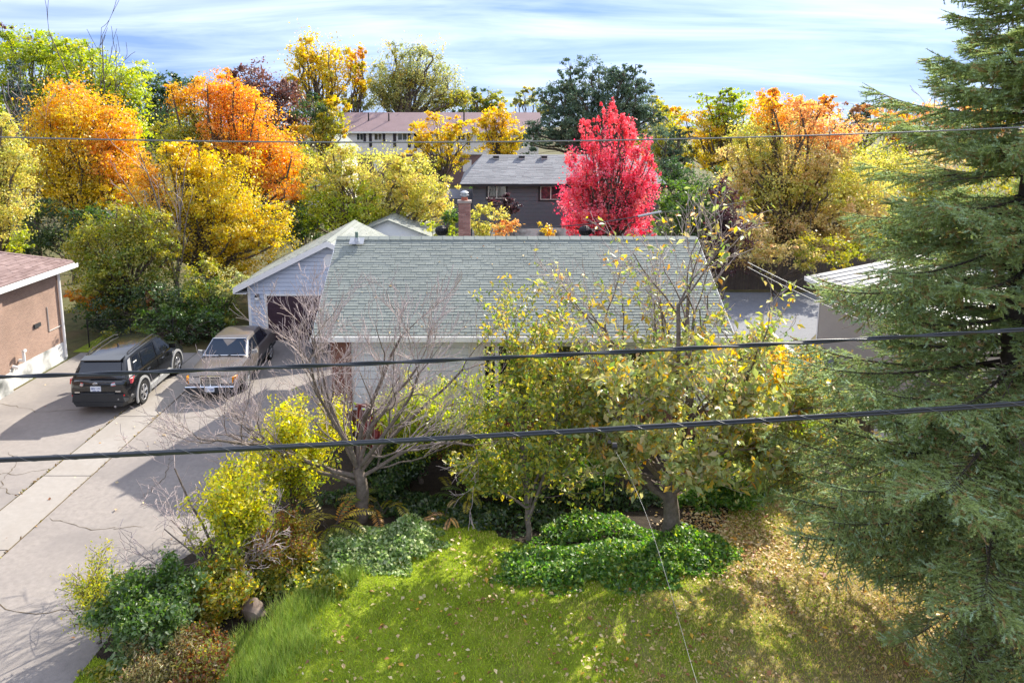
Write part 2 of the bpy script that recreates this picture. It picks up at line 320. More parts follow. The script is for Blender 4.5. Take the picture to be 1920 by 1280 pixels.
M['rough_ground'] = mat('rough_ground', (.085, .085, .03), 1, .5, 2.5, .8, 14, dirt=(.12, .085, .04), dscale=.8, damt=.8)
def sheet(name, pts, z, m): return struct(link(name, (lambda me: me)(MB().add([(p[0], p[1], z) for p in pts], [tuple(range(len(pts)))]).mesh(name)), m))
sheet('ground', [(-900, -300), (900, -300), (900, 1800), (-900, 1800)], 0, M['rough_ground'])
sheet('lawn', [(-6.5, -6), (30, -6), (30, 16.4), (-6.5, 16.4)], .004, M['turf'])
sheet('back_lawn', [(-14.2, 22.7), (-11.2, 22.7), (-11.2, 33), (-14.2, 33)], .004, M['turf'])
edge = [(-4.15, 24.2), (-4.15, 16.3), (-4.4, 15.2), (-4.62, 14.3), (-5.0, 12.2), (-5.45, 11.3), (-5.75, 10.5), (-5.75, 9.2), (-5.9, 6.5), (-5.9, 2)]
XA, XB = -9.85, -8.77
sheet('asphalt_driveway', edge + [(XB+.012, 2), (XB+.012, 24.2)], .012, M['asphalt'])
sheet('neighbour_driveway', [(XA-.015, 2), (XA-.015, 22.6), (-13.85, 22.6), (-13.85, 2)], .012, M['asphalt2'])
cs = struct(link('concrete_strip', MB().box(XA+.0, XB-.0, 2, 23.0, -.05, .006).mesh('concrete_strip'), M['crack']))
ys = [2, 5.4, 8.6, 11.55, 14.25, 17.4, 20.2, 22.9]
for y0, y1 in zip(ys[:-1], ys[1:]):
    s_ = MB().box(XA+.02, XB-.02, y0+.012, y1-.012, 0, .022).build('slab', M['concrete'], cs); bevel(s_, .006)
sheet('side_asphalt', [(9.4, 22.6), (11.95, 20), (11.95, 24), (17.5, 31), (9.9, 31.2), (9.5, 27)], .012, M['asphalt_blue'])
sheet('side_path', [(9.3, 13.5), (11.9, 13.5), (11.9, 19.9), (9.45, 22.4)], .010, M['concrete'])
bed = [(-4.15, 16.3), (-4.4, 15.2), (-4.62, 14.3), (-5.0, 12.2), (-5.45, 11.3), (-5.75, 10.5), (-5.75, 9.0), (-4.3, 8.6), (-3.4, 9.6), (-3.1, 11.0), (-2.2, 11.7), (-1.0, 12.9), (-.2, 13.7), (.3, 12.0), (1.6, 11.4), (3.6, 11.5), (4.8, 12.4), (5.2, 13.3), (6.6, 14.5), (8.8, 16.3)]
sheet('garden_bed', bed, .008, M['soil'])
# ------------------------------------------------------------------ roofs made of real shingle courses
def shingle_mesh(w, e, t):
    g = .004
    return MB().hexa([(g, 0, -.004), (w-g, 0, -.004), (w-g, e*1.06, -.004), (g, e*1.06, -.004)], [(g, 0, t), (w-g, 0, t), (w-g, e*1.06, .003), (g, e*1.06, .003)]).mesh('shingle')
def shingle_plane(parent, O, U, Sv, Nv, width_at, s_len, e, widths, m, n_single=0, thick=(.007, .016), seed=1):
    """courses of shingles on a plane: origin O, unit vectors U (along), Sv (up slope), Nv (normal); width_at(s) -> (u0,u1)"""
    r = random.Random(seed); O = np.array(O); U = np.array(U); Sv = np.array(Sv); Nv = np.array(Nv); cache = {}
    mb = MB(); k = 0; single = 0; n = int(s_len/e)
    Rm = Matrix((U, Sv, Nv)).transposed().to_4x4()
    for k in range(n):
        s = k*e; u0, u1 = width_at(s+.5*e); u = u0-r.random()*.2
        while u < u1:
            w = r.choice(widths); t = thick[1] if r.random() < .55 else thick[0]
            a, b = max(u, u0), min(u+w, u1)
            if b-a > .03:
                full = (b-a) > w-1e-4
                if full and single < n_single:
                    key = (round(w, 3), t)
                    if key not in cache: cache[key] = shingle_mesh(w, e, t); cache[key].materials.append(m)
                    o = link('shingle', cache[key], None, parent); p = O+U*a+Sv*s
                    o.matrix_local = Matrix.Translation(p) @ Rm; single += 1
                else:
                    q = lambda uu, ss, nn: O+U*uu+Sv*(s+ss)+Nv*nn
                    g = .003
                    mb.hexa([q(a+g, 0, -.004), q(b-g, 0, -.004), q(b-g, e*1.06, -.004), q(a+g, e*1.06, -.004)], [q(a+g, 0, t), q(b-g, 0, t), q(b-g, e*1.06, .003), q(a+g, e*1.06, .003)])
            u += w
    o = mb.build('shingle_courses', m, parent); stuff(o); return o
def board(parent, m, x0, x1, y, z0, z1, tb=.042, tt=.008, name='siding_board', cut=None):
    """lap siding board facing -Y; cut(z)->(x0,x1) clips it under a gable"""
    a0, a1 = cut(z0) if cut else (x0, x1); b0, b1 = cut(z1) if cut else (x0, x1)
    a0, a1, b0, b1 = max(a0, x0), min(a1, x1), max(b0, x0), min(b1, x1)
    if a1-a0 < .03: return
    if b1 < b0: b0 = b1 = (b0+b1)/2
    return MB().hexa([(a0, y-tb, z0), (a1, y-tb, z0), (a1, y, z0), (a0, y, z0)], [(b0, y-tb*.8, z1-.016), (b1, y-tb*.8, z1-.016), (b1, y, z1-.016), (b0, y, z1-.016)]).build(name, m, parent)
# ------------------------------------------------------------------ main house
EY, EZ, RY, RZ = 15.9, 2.76, 19.13, 4.63
EX0, EX1 = -4.13, 6.08
BY, BZ = 2*RY-EY, EZ
al = math.atan2(RZ-EZ, RY-EY); slen = math.hypot(RZ-EZ, RY-EY)
hs = thing('main_house', 'low house with green-grey shingle roof, pale siding and white eave behind the bare tree', 'house', (0, 0, 0))
WX0, WX1, WY0, WY1 = -3.72, 5.7, 16.35, 21.9
MB().box(WX0, WX1, WY0, WY1, .66, 2.60).build('wall', M['siding_pale'], hs)
MB().box(WX0-.01, WX1+.01, WY0-.02, WY1, 0, .655).build('foundation', M['redbrick'], hs)
# gable walls
for x, s_ in ((WX0, -1), (WX1, 1)):
    MB().poly([(x, WY0, 2.602), (x, WY1, 2.602), (x, RY, RZ-.16)], (s_*-.12, 0, 0)).build('gable_wall', M['siding'], hs)
MB().poly([(EX0+.02, EY+.05, EZ-.06), (EX0+.02, RY, RZ-.06), (EX0+.02, BY-.05, BZ-.06), (EX0+.02, BY-.05, BZ-.01), (EX0+.02, RY, RZ-.01), (EX0+.02, EY+.05, EZ-.01)], (EX1-EX0-.04, 0, 0)).build('roof_deck', M['shingle'], hs)
Sv = (0, math.cos(al), math.sin(al)); Nv = (0, -math.sin(al), math.cos(al))
shingle_plane(hs, (EX0, EY, EZ), (1, 0, 0), Sv, Nv, lambda s: (0, EX1-EX0), slen, .098, [.17, .25, .33], M['shingle'], 300, thick=(.010, .0155), seed=3)
shingle_plane(hs, (EX1, BY, BZ), (-1, 0, 0), (0, -math.cos(al), math.sin(al)), (0, math.sin(al), math.cos(al)), lambda s: (0, EX1-EX0), slen, .118, [.5, .75], M['shingle'], 0, seed=4)
cap = MB()
x = EX0
while x < EX1-.05:
    w = min(.30, EX1-x)
    cap.hexa([(x+.003, RY-.15, RZ-.07), (x+w, RY-.15, RZ-.07), (x+w, RY, RZ+.002), (x+.003, RY, RZ+.002)], [(x+.003, RY-.155, RZ-.05), (x+w, RY-.155, RZ-.058), (x+w, RY, RZ+.018), (x+.003, RY, RZ+.028)])
    cap.hexa([(x+.003, RY, RZ+.002), (x+w, RY, RZ+.002), (x+w, RY+.15, RZ-.07), (x+.003, RY+.15, RZ-.07)], [(x+.003, RY, RZ+.028), (x+w, RY, RZ+.018), (x+w, RY+.155, RZ-.058), (x+.003, RY+.155, RZ-.05)])
    x += .30
stuff(cap.build('ridge_cap', M['shingle'], hs))
g = MB(); g.box(EX0-.02, EX1+.02, EY-.115, EY-.012, EZ-.135, EZ-.125); g.box(EX0-.02, EX1+.02, EY-.125, EY-.115, EZ-.135, EZ-.012); g.box(EX0-.02, EX1+.02, EY-.012, EY-.002, EZ-.17, EZ-.018)
g.box(EX0-.02, EX0-.01, EY-.115, EY-.012, EZ-.125, EZ-.02)
g.build('gutter', M['white'], hs)
MB().box(EX0, EX1, EY, WY0-.001, EZ-.165, EZ-.15).build('soffit', M['white'], hs)
for xx in (EX0-.012, EX1-.012):
    for (ya, za, yb, zb) in ((EY, EZ, RY, RZ), (BY, BZ, RY, RZ)):
        MB().poly([(xx, ya, za-.16), (xx, yb, zb-.16), (xx, yb, zb-.005), (xx, ya, za-.005)], (.028, 0, 0)).build('rake_board', M['white'], hs)
MB().box(WX0-.05, -3.28, WY0-.10, WY0-.001, .0, 2.595).build('brick_corner', M['redbrick'], hs)
z = .68
while z < 2.55:
    board(hs, M['siding_pale'], -3.27, -.36, WY0-.002, z, min(z+.205, 2.59)); z += .205
# bay window with white posts, frames, panes
wd = thing('x', None, None); bpy.data.objects.remove(wd)
MB().box(-.355, 2.6, WY0-.13, WY0-.003, .70, 2.595).build('window_surround', M['white'], hs)
wb = MB().box(-.02, 2.5, WY0-.16, WY0-.131, .92, 2.45).build('window', M['white'], hs)
for (a, b) in ((.06, .30), (.40, 1.05), (1.15, 1.75), (1.85, 2.40)):
    p = MB().box(a, b, WY0-.152, WY0-.150+.004, .99, 2.38).build('pane', M['glass_room'], wb); p.location.y = -.012
MB().box(-.10, 2.55, WY0-.20, WY0-.131, .86, .90).build('sill', M['white'], wb)
MB().box(-.355, -.30, WY0-.145, WY0-.131, .70, 2.59).build('downspout', M['white'], hs)
for (a, b, c_, d_) in ((3.3, 4.9, 1.05, 2.35),):
    w2 = MB().box(a, b, WY0-.03, WY0-.003, c_, d_).build('window', M['white'], hs)
    for q in range(2): MB().box(a+.06+q*.78, a+.76+q*.78, WY0-.036, WY0-.031, c_+.07, d_-.07).build('pane', M['glass_room'], w2)
z = .68
while z < 2.55:
    board(hs, M['siding_pale'], 2.61, 3.28, WY0-.002, z, min(z+.205, 2.59)); board(hs, M['siding_pale'], 4.92, WX1, WY0-.002, z, min(z+.205, 2.59)); z += .205
# roof furniture
vp = thing('plumbing_vent', 'short green vent pipe with flashing near the left end of the ridge', 'vent pipe', at(669, 452, 18.85))
MB().cyl((0, 0, -.05), (0, 0, .26), .045, n=12).build('pipe', M['pipe'], vp, True, 40)
MB().cyl((0, 0, -.02), (0, 0, .10), .075, .055, n=12).build('collar', M['galv'], vp, True, 40)
fl = MB().box(-.2, .2, -.14, .14, -.012, .012).build('flashing', M['galv'], vp); fl.rotation_euler = (al, 0, 0)
def turbine(px, label):
    P = at(px, 441, 19.75); t = thing('turbine_vent', label, 'roof vent', (P[0], 19.75, RZ-.36), group='turbine vents on the main roof')
    MB().cyl((0, 0, -.05), (0, 0, .33), .11, n=16).build('collar', M['galv'], t, True, 40)
    prof = [(.10, .30), (.155, .34), (.185, .40), (.19, .46), (.165, .53), (.10, .575), (.02, .59)]
    n = 20; core = MB()
    for (r0, z0), (r1, z1) in zip(prof[:-1], prof[1:]): core.cyl((0, 0, z0), (0, 0, z1), r0*.86, r1*.86, 20, caps=False)
    core.cyl((0, 0, .575), (0, 0, .592), .10, .03, 20); core.build('drum', M['black'], t, True)
    fm = MB()
    for i in range(n):
        a = 2*math.pi*i/n
        fm.v, fm.f = [], []
        for j, (r0, z0) in enumerate(prof):
            aa = a+.09*j; fm.v += [(r0*math.cos(aa), r0*math.sin(aa), z0), (r0*.9*math.cos(aa+.22), r0*.9*math.sin(aa+.22), z0), (r0*.9*math.cos(aa+.23), r0*.9*math.sin(aa+.23), z0-.004), (r0*.985*math.cos(aa+.01), r0*.985*math.sin(aa+.01), z0-.004)]
            if j:
                b = (j-1)*4; fm.f += [(b+q, b+(q+1) % 4, b+4+(q+1) % 4, b+4+q) for q in range(4)]
        fm.build('fin', M['vent'], t, True)
turbine(828, 'dark turbine roof vent left of the brick chimney'); turbine(1097, 'dark turbine roof vent in front of the red maple')
ch = thing('chimney', 'square brick chimney with metal cap rising behind the ridge', 'chimney', (at(871, 420, 22.3)[0], 22.3, -.22))
cw = .19
MB().box(-cw+.012, cw-.012, -cw+.012, cw-.012, .22, 5.46).build('core', M['mortar'], ch)
bm1 = MB().box(0, .225, 0, .10, 0, .064).mesh('brick'); bm1.materials.append(M['chbrick'])
bm2 = MB().box(0, .143, 0, .10, 0, .064).mesh('brick'); bm2.materials.append(M['chbrick'])
for k in range(25):
    z = 3.65+k*.074
    if z > 5.44: break
    for side in range(4):
        o_ = 1 if (k+side) % 2 else 0
        for (mm, off) in (((bm1, 0), (bm2, .237)) if o_ else ((bm2, 0), (bm1, .155))):
            if z > 5.3 and False: continue
            b_ = link('brick', mm, None, ch); rz = side*math.pi/2
            lx, ly = -cw+off+.0, -cw-.001
            b_.rotation_euler = (0, 0, rz); b_.location = (lx*math.cos(rz)-ly*math.sin(rz), lx*math.sin(rz)+ly*math.cos(rz), z)
MB().box(-cw-.04, cw+.04, -cw-.04, cw+.04, 5.47, 5.54).build('crown', M['mortar'], ch)
MB().cyl((0, 0, 5.54), (0, 0, 5.66), .11, .095, 16).build('clay_collar', M['clay'], ch, True, 40)
fb = MB().cyl((0, 0, 5.66), (0, 0, 5.80), .085, n=16); fb.cyl((0, 0, 5.70), (0, 0, 5.72), .15, n=16); fb.cyl((0, 0, 5.80), (0, 0, 5.86), .14, .05, 16); fb.cyl((0, 0, 5.74), (0, 0, 5.76), .12, n=16)
fb.build('flue_cap', M['galv'], ch, True, 40)
P = at(592, 648, 16.9)
ds = thing('dish', 'small round dark dish under the left end of the eave', 'dish', (WX0, 16.9, P[2]-.2))
MB().cyl((-.01, 0, 0), (-.42, 0, .1), .02, n=8).build('bracket', M['galv'], ds)
dd = MB(); rr = [(.02, 0), (.10, .01), (.17, .035), (.21, .07), (.215, .075), (.17, .05), (.02, .02)]
for (r0, z0), (r1, z1) in zip(rr[:-1], rr[1:]): dd.cyl((0, z0*-1, 0), (0, -z1-1e-4, 0), r0, r1, 20, caps=False)
o = dd.build('reflector', M['black'], ds, True); o.location = (-.42, 0, .2)
MB().cyl((-.42, -.02, .2), (-.42, .02, .08), .02, n=8).build('arm', M['galv'], ds)
# red deck with skirting, steps and railing in front
dk = thing('red_deck', 'red stained wooden deck along the front wall behind the shrubs', 'deck', (0, 0, 0))
x = -2.9
while x < 3.6:
    MB().box(x, x+.135, 15.05, 16.32, .50, .535).build('deck_board', M['redwood'], dk); x += .145
MB().box(-2.9, 3.62, 15.02, 15.048, .30, .53).build('rim', M['redwood'], dk)
x = -2.88
while x < 3.5:
    MB().box(x, x+.12, 15.05, 15.07, .01, .30).build('skirt_board', M['redwood'], dk); x += .15
for x in (-2.9, -1.4, .1, 1.6, 3.1): MB().box(x, x+.09, 14.93, 15.018, 0, 1.35).build('post', M['redwood'], dk)
MB().box(-2.95, 3.25, 14.91, 15.04, 1.351, 1.39).build('handrail', M['redwood'], dk)
x = -2.7
while x < 3.0:
    MB().box(x, x+.035, 14.95, 14.985, .56, 1.350).build('baluster', M['redwood'], dk); x += .13
MB().box(-2.9, 3.2, 14.94, 14.99, .52, .558).build('bottom_rail', M['redwood'], dk)
# ------------------------------------------------------------------ garage behind
GY = 24.0
ap = at(617, 452, GY); el = at(437, 545, GY-.35); wl = at(468, 560, GY)
GXc, GAz = ap[0], at(617, 449, GY)[2]; GEx, GEz = el[0], at(437, 536, GY)[2]
GX0 = wl[0]; GX1 = 2*GXc-GX0; GEx1 = 2*GXc-GEx; gs = (GAz-GEz)/(GXc-GEx)
gr = thing('detached_garage', 'blue-grey sided garage with white rake boards and maroon door behind the sedan', 'garage', (0, 0, 0))
GL = at(669, 404, 10)  # ray to the far end of the ridge
tY = 28.6
topw = GAz-.09
cutg = lambda z: ((GXc-(GAz-.10-z)/gs), (GXc+(GAz-.10-z)/gs))
MB().poly([(GX0, GY, 0), (GX1, GY, 0), (GX1, GY, cutg(0)[0]*0+GAz-.11-(GXc-GX0)*gs), (GXc, GY, GAz-.12), (GX0, GY, GAz-.11-(GXc-GX0)*gs)], (0, tY-GY-.4, 0)).build('wall', M['siding'], gr)
dX0 = at(503, 600, GY)[0]; dX1 = dX0+4.2; dZ = at(503, 554, GY)[2]
z = .05
while z < GAz-.2:
    z1 = z+.152
    if z1 < dZ+.07:
        board(gr, M['siding'], GX0, dX0-.09, GY-.002, z, z1, cut=None)
        if GX1-dX1 > .3: board(gr, M['siding'], dX1+.09, GX1, GY-.002, z, z1)
    else: board(gr, M['siding'], GX0, GX1, GY-.002, max(z, dZ+.07), z1, cut=cutg)
    z = z1
MB().box(GX0-.05, GX0+.05, GY-.045, GY-.026, 0, 2.0).build('corner_board', M['white'], gr)
MB().box(dX0-.09, dX0, GY-.05, GY-.004, 0, dZ+.07).build('door_frame', M['white'], gr)
MB().box(dX0, dX1, GY-.05, GY-.004, dZ, dZ+.07).build('door_frame', M['white'], gr)
MB().box(dX1, dX1+.09, GY-.05, GY-.004, 0, dZ+.07).build('door_frame', M['white'], gr)
dr = MB().box(dX0, dX1, GY-.02, GY-.004, 0, dZ).build('garage_door', M['door'], gr)
for r_ in range(4):
    for c_ in range(6):
        MB().box(dX0+.08+c_*.69, dX0+.08+c_*.69+.60, GY-.034, GY-.0201, .06+r_*dZ/4, -.05+(r_+1)*dZ/4).build('door_panel', M['door'], dr)
LP = at(484, 558, GY)
wlm = thing('wall_lamp', 'small black and white globe lamp on garage wall left of door', 'lamp', (LP[0], GY-.028, LP[2]))
MB().cyl((0, 0, .10), (0, -.05, .10), .05, n=12).build('bracket', M['black'], wlm)
gb = MB(); pr = [(.02, -.09), (.07, -.06), (.085, 0), (.07, .06)]
for (r0, z0), (r1, z1) in zip(pr[:-1], pr[1:]): gb.cyl((0, -.1, z0), (0, -.1, z1), r0, r1, 14, caps=False)
gb.build('globe', M['white'], wlm, True)
MB().cyl((0, -.1, .06), (0, -.1, .13), .09, .05, 14).build('hood', M['black'], wlm, True, 40)
VP = at(617, 488, GY); vx = GXc; vz = VP[2]
gv = MB(); pts = [(vx+.21*math.cos(a), GY-.028, vz+.25*math.sin(a)) for a in [math.pi/8+i*math.pi/4 for i in range(8)]]
vo = gv.poly(pts, (0, -.03, 0)).build('gable_vent', M['white'], gr)
for i in range(6): MB().box(vx-.13, vx+.13, GY-.066, GY-.0585, vz-.16+i*.058, vz-.13+i*.058).build('louver', M['siding_pale'], vo)
sl_ = math.hypot(GXc-GEx, GAz-GEz); ga = math.atan2(GAz-GEz, GXc-GEx)
for s_ in (-1, 1):
    ex = GEx if s_ < 0 else GEx1
    MB().poly([(ex, GY-.35, GEz-.05), (GXc, GY-.35, GAz-.05), (GXc, GY-.35, GAz-.005), (ex, GY-.35, GEz-.005)], (0, tY-GY+.7, 0)).build('roof_deck', M['shingle_lt'], gr)
    MB().poly([(ex, GY-.38, GEz-.20), (GXc, GY-.38, GAz-.20), (GXc, GY-.38, GAz-.0), (ex, GY-.38, GEz-.0)], (0, .028, 0)).build('rake_board', M['white'], gr)
    MB().poly([(ex-s_*.03, GY-.34, GEz-.22), (ex-s_*.45, GY-.34, GEz-.22), (ex-s_*.45, GY-.34, GEz-.20), (ex-s_*.03, GY-.34, GEz-.20)], (0, tY-GY+.6, 0)).build('soffit', M['white'], gr)
    MB().box(min(ex, ex+s_*-.03), max(ex, ex+s_*-.03), GY-.345, tY+.3, GEz-.22, GEz-.06).build('fascia', M['white'], gr)
    U = (0, -s_*-1.0, 0) if s_ > 0 else (0, -1.0, 0)
    if s_ < 0: shingle_plane(gr, (GEx, tY+.35, GEz), (0, -1, 0), (math.cos(ga), 0, math.sin(ga)), (-math.sin(ga), 0, math.cos(ga)), lambda s: (0, tY-GY+.7), sl_, .14, [.3, .5, .7], M['shingle_lt'], 0, seed=8)
    else: shingle_plane(gr, (GEx1, GY-.35, GEz), (0, 1, 0), (-math.cos(ga), 0, math.sin(ga)), (math.sin(ga), 0, math.cos(ga)), lambda s: (0, tY-GY+.7), sl_, .14, [.3, .5, .7], M['shingle_lt'], 0, seed=9)
MB().poly([(GXc-.14, GY-.35, GAz-.045), (GXc, GY-.35, GAz+.02), (GXc+.14, GY-.35, GAz-.045), (GXc, GY-.35, GAz+.0)], (0, tY-GY+.7, 0)).build('ridge_cap', M['shingle_lt'], gr)
# second small roof behind the garage
a2 = at(728, 411, 30.2); l2 = at(640, 448, 30.2); g2 = thing('rear_shed', 'second pale shingled gable roof peeking over the ridge beside the garage roof', 'shed', (0, 0, 0))
hw = 2.0; s2 = .40
MB().poly([(a2[0]-hw+.3, 30.3, 0), (a2[0]+hw-.3, 30.3, 0), (a2[0]+hw-.3, 30.3, a2[2]-hw*s2), (a2[0], 30.3, a2[2]-.1), (a2[0]-hw+.3, 30.3, a2[2]-hw*s2)], (0, 3.2, 0)).build('wall', M['siding_pale'], g2)
al2 = math.atan(s2)
for s_ in (-1, 1):
    ex = a2[0]+s_*hw; ez = a2[2]-hw*s2
    MB().poly([(ex, 30, ez-.06), (a2[0], 30, a2[2]-.06), (a2[0], 30, a2[2]-.004), (ex, 30, ez-.004)], (0, 3.8, 0)).build('roof_deck', M['shingle_lt'], g2)
    if s_ < 0: shingle_plane(g2, (ex, 33.8, ez), (0, -1, 0), (math.cos(al2), 0, math.sin(al2)), (-math.sin(al2), 0, math.cos(al2)), lambda s: (0, 3.8), hw/math.cos(al2), .15, [.4, .6], M['shingle_lt'], 0, seed=12)
    else: shingle_plane(g2, (ex, 30, ez), (0, 1, 0), (-math.cos(al2), 0, math.sin(al2)), (math.sin(al2), 0, math.cos(al2)), lambda s: (0, 3.8), hw/math.cos(al2), .15, [.4, .6], M['shingle_lt'], 0, seed=13)
# ------------------------------------------------------------------ brick house at left
bh = thing('brick_house', 'brown brick bungalow with faded brown hip roof at left edge', 'house', (0, 0, 0))
LX, LY1 = -14.0, 22.0
MB().box(-24, LX, 8, LY1, .62, 3.12).build('wall', M['brick'], bh)
MB().box(-24, LX+.03, 8, LY1+.02, 0, .615).build('foundation', M['fnd'], bh)
MB().box(-20, LX+.16, 8, 19.1, .62, 3.11).build('wall_projection', M['brick'], bh)
MB().box(-20, LX+.19, 8, 19.12, 0, .612).build('foundation_step', M['fnd'], bh)
ex, ey, ez, sp_ = -13.62, 22.35, 3.24, .40
ry0 = ey-5.4; rx = ex-5.4
MB().add([(ex, 7.5, ez), (ex, ey, ez), (-24.4, ey, ez), (-24.4, 7.5, ez), (rx, 7.5, ez+5.4*sp_), (rx, ry0, ez+5.4*sp_)], [(0, 1, 5, 4), (1, 2, 5), (2, 3, 4, 5), (0, 4, 3), (3, 2, 1, 0)]).build('roof_deck', M['shingle_brown'], bh)
ab = math.atan(sp_)
shingle_plane(bh, (ex, 7.5, ez+.006), (0, 1, 0), (-math.cos(ab), 0, math.sin(ab)), (math.sin(ab), 0, math.cos(ab)), lambda s: (6.5 if s < 2.5 else 7.0, ey-7.5-s*math.cos(ab)), 5.4/math.cos(ab), .135, [.28, .31], M['shingle_brown'], 260, thick=(.007, .018), seed=21)
stuff(MB().poly([(ex-.02, ey-.02, ez-.0), (ex-.12, ey+.06, ez+.03), (rx-.1, ry0+.06, ez+5.4*sp_+.06), (rx, ry0-.02, ez+5.4*sp_+.04)], (0, 0, .03)).build('hip_cap', M['shingle_brown'], bh))
gt = MB().box(ex-.01, ex+.10, 7.5, ey, ez-.15, ez-.14); gt.box(ex+.10, ex+.11, 7.5, ey, ez-.15, ez-.02); gt.box(ex-.015, ex-.005, 7.5, ey, ez-.2, ez-.012)
gt.build('gutter', M['white'], bh)
MB().box(LX+.001, ex-.02, 7.6, ey-.05, ez-.19, ez-.175).build('soffit', M['white'], bh)
MB().cyl((LX+.06, LY1-.08, .1), (LX+.06, LY1-.08, 3.05), .045, n=8).build('downspout', M['white'], bh)
vt = MB().cyl((LX+.0, 19.75, .75), (LX+.16, 19.75, .75), .045, n=10); vt.cyl((LX+.16, 19.75, .72), (LX+.16, 19.75, 1.06), .045, n=10); vt.cyl((LX+.16, 19.75, 1.04), (LX+.26, 19.70, 1.08), .05, n=10); vt.cyl((LX, 19.45, .66), (LX+.2, 19.45, .62), .05, n=10)
vt.build('vent_pipe', M['white'], bh, True, 40)
MB().box(LX, LX+.05, 20.55, 20.85, 1.50, 1.62).build('wall_vent', M['clad'], bh)
MB().cyl((LX+.02, 21.25, 1.2), (LX+.02, 21.25, 2.0), .014, n=6).cyl((LX+.02, 21.25, 1.2), (LX+.02, 21.9, 1.2), .014, n=6).build('conduit', M['cladlt'], bh)
# chain link gate posts behind the SUV
cf = thing('chain_link_fence', 'low chain link fence between brick house and hedge', 'fence', (0, 0, 0))
fm = MB()
for i in range(26):
    x0 = -13.9+i*.12
    fm.cyl((x0, 23.2, .05), (x0+.9 if x0+.9 < -10.9 else -10.9, 23.2, min(.95, .05+(-10.9-x0))), .004, n=3, caps=False); fm.cyl((x0+.0, 23.2, .95), (min(x0+.9, -10.9), 23.2, max(.05, .95-(-10.9-x0))), .004, n=3, caps=False)
fm.build('mesh', M['vent'], cf)
for x in (-13.9, -12.4, -10.9): MB().cyl((x, 23.2, 0), (x, 23.2, 1.05), .022, n=8).build('post', M['vent'], cf, True, 40)
MB().cyl((-13.9, 23.2, 1.0), (-10.9, 23.2, 1.0), .012, n=8).build('top_rail', M['vent'], cf)
# ------------------------------------------------------------------ taupe garage at right
tg = thing('taupe_garage', 'taupe sided garage with pale metal roof behind the big spruce', 'garage', (0, 0, 0))
TX, TY0, TY1 = 12.0, 16.6, 23.6; tz = 2.36
MB().poly([(TX, TY1, 0), (19, TY1, 0), (19, TY1, tz), (15.5, TY1, tz+.72), (TX, TY1, tz)], (0, TY0-TY1, 0)).build('wall', M['taupe'], tg)
z = .06
while z < tz-.05:
    MB().hexa([(TX-.022, TY0, z), (TX-.022, TY1, z), (TX-.001, TY1, z), (TX-.001, TY0, z)], [(TX-.006, TY0, z+.125), (TX-.006, TY1, z+.125), (TX-.001, TY1, z+.125), (TX-.001, TY0, z+.125)]).build('siding_board', M['taupe'], tg); z += .125
MB().box(TX-.035, TX-.023, TY1-.06, TY1+.02, 0, tz).build('corner_board', M['wallwhite'], tg)
ts = .72/3.5; ta = math.atan(ts)
for s_ in (-1, 1):
    ex = 15.5+s_*3.95; ezz = tz+.72-.0+.10-3.95*ts
    MB().poly([(ex, TY1+.3, ezz), (15.5, TY1+.3, tz+.82), (15.5, TY1+.3, tz+.86), (ex, TY1+.3, ezz+.04)], (0, TY0-TY1-.6, 0)).build('roof_sheet', M['metal_roof'], tg)
    y = TY0-.25
    while y < TY1+.3:
        MB().poly([(ex, y, ezz+.042), (15.5, y, tz+.862), (15.5, y, tz+.885), (ex, y, ezz+.065)], (0, .03, 0)).build('roof_seam', M['seam'], tg); y += .42
MB().box(15.5-3.98, 15.5-3.95, TY0-.3, TY1+.3, tz+.82-3.95*ts-.10, tz+.82-3.95*ts+.045).build('fascia', M['white'], tg)
# low fence with pale cap
wf = thing('side_fence', 'low board fence with pale cap rail right of the magnolia', 'fence', (0, 0, 0))
fa, fb_ = np.array((9.35, 22.3)), np.array((8.75, 14.6)); n = 52
for i in range(n):
    p = fa+(fb_-fa)*i/n; q = fa+(fb_-fa)*(i+.93)/n
    MB().poly([(p[0], p[1], .04), (q[0], q[1], .04), (q[0], q[1], 1.14), (p[0], p[1], 1.14)], (.02, 0, 0)).build('picket', M['fencewood'], wf)
MB().hexa([(fa[0]-.05, fa[1], 1.141), (fa[0]+.08, fa[1], 1.141), (fb_[0]+.08, fb_[1], 1.141), (fb_[0]-.05, fb_[1], 1.141)], [(fa[0]-.05, fa[1], 1.18), (fa[0]+.08, fa[1], 1.18), (fb_[0]+.08, fb_[1], 1.18), (fb_[0]-.05, fb_[1], 1.18)]).build('cap_rail', M['capwood'], wf)
for t in (0, .33, .66, 1):
    p = fa+(fb_-fa)*t; MB().box(p[0]+.021, p[0]+.10, p[1]-.045, p[1]+.045, 0, 1.14).build('post', M['fencewood'], wf)
# tall weathered fence at the back
tf = thing('board_fence', 'tall dark weathered board fence at the far end of the side yard', 'fence', (0, 0, 0))
x = 9.6; rr = random.Random(5)
while x < 19:
    w = .14; h = 1.55+rr.uniform(-.05, .05); yy = 31.6+rr.uniform(-.012, .012)
    MB().box(x, x+w-.012, yy, yy+.022, .03, h).build('picket', M['fencewood'], tf); x += w
MB().box(9.6, 19, 31.66, 31.72, .4, .5).build('rail', M['fencewood'], tf); MB().box(9.6, 19, 31.66, 31.72, 1.15, 1.25).build('rail', M['fencewood'], tf)
for x in (9.6, 12, 14.4, 16.8): MB().box(x, x+.1, 31.721, 31.82, 0, 1.6).build('post', M['fencewood'], tf)
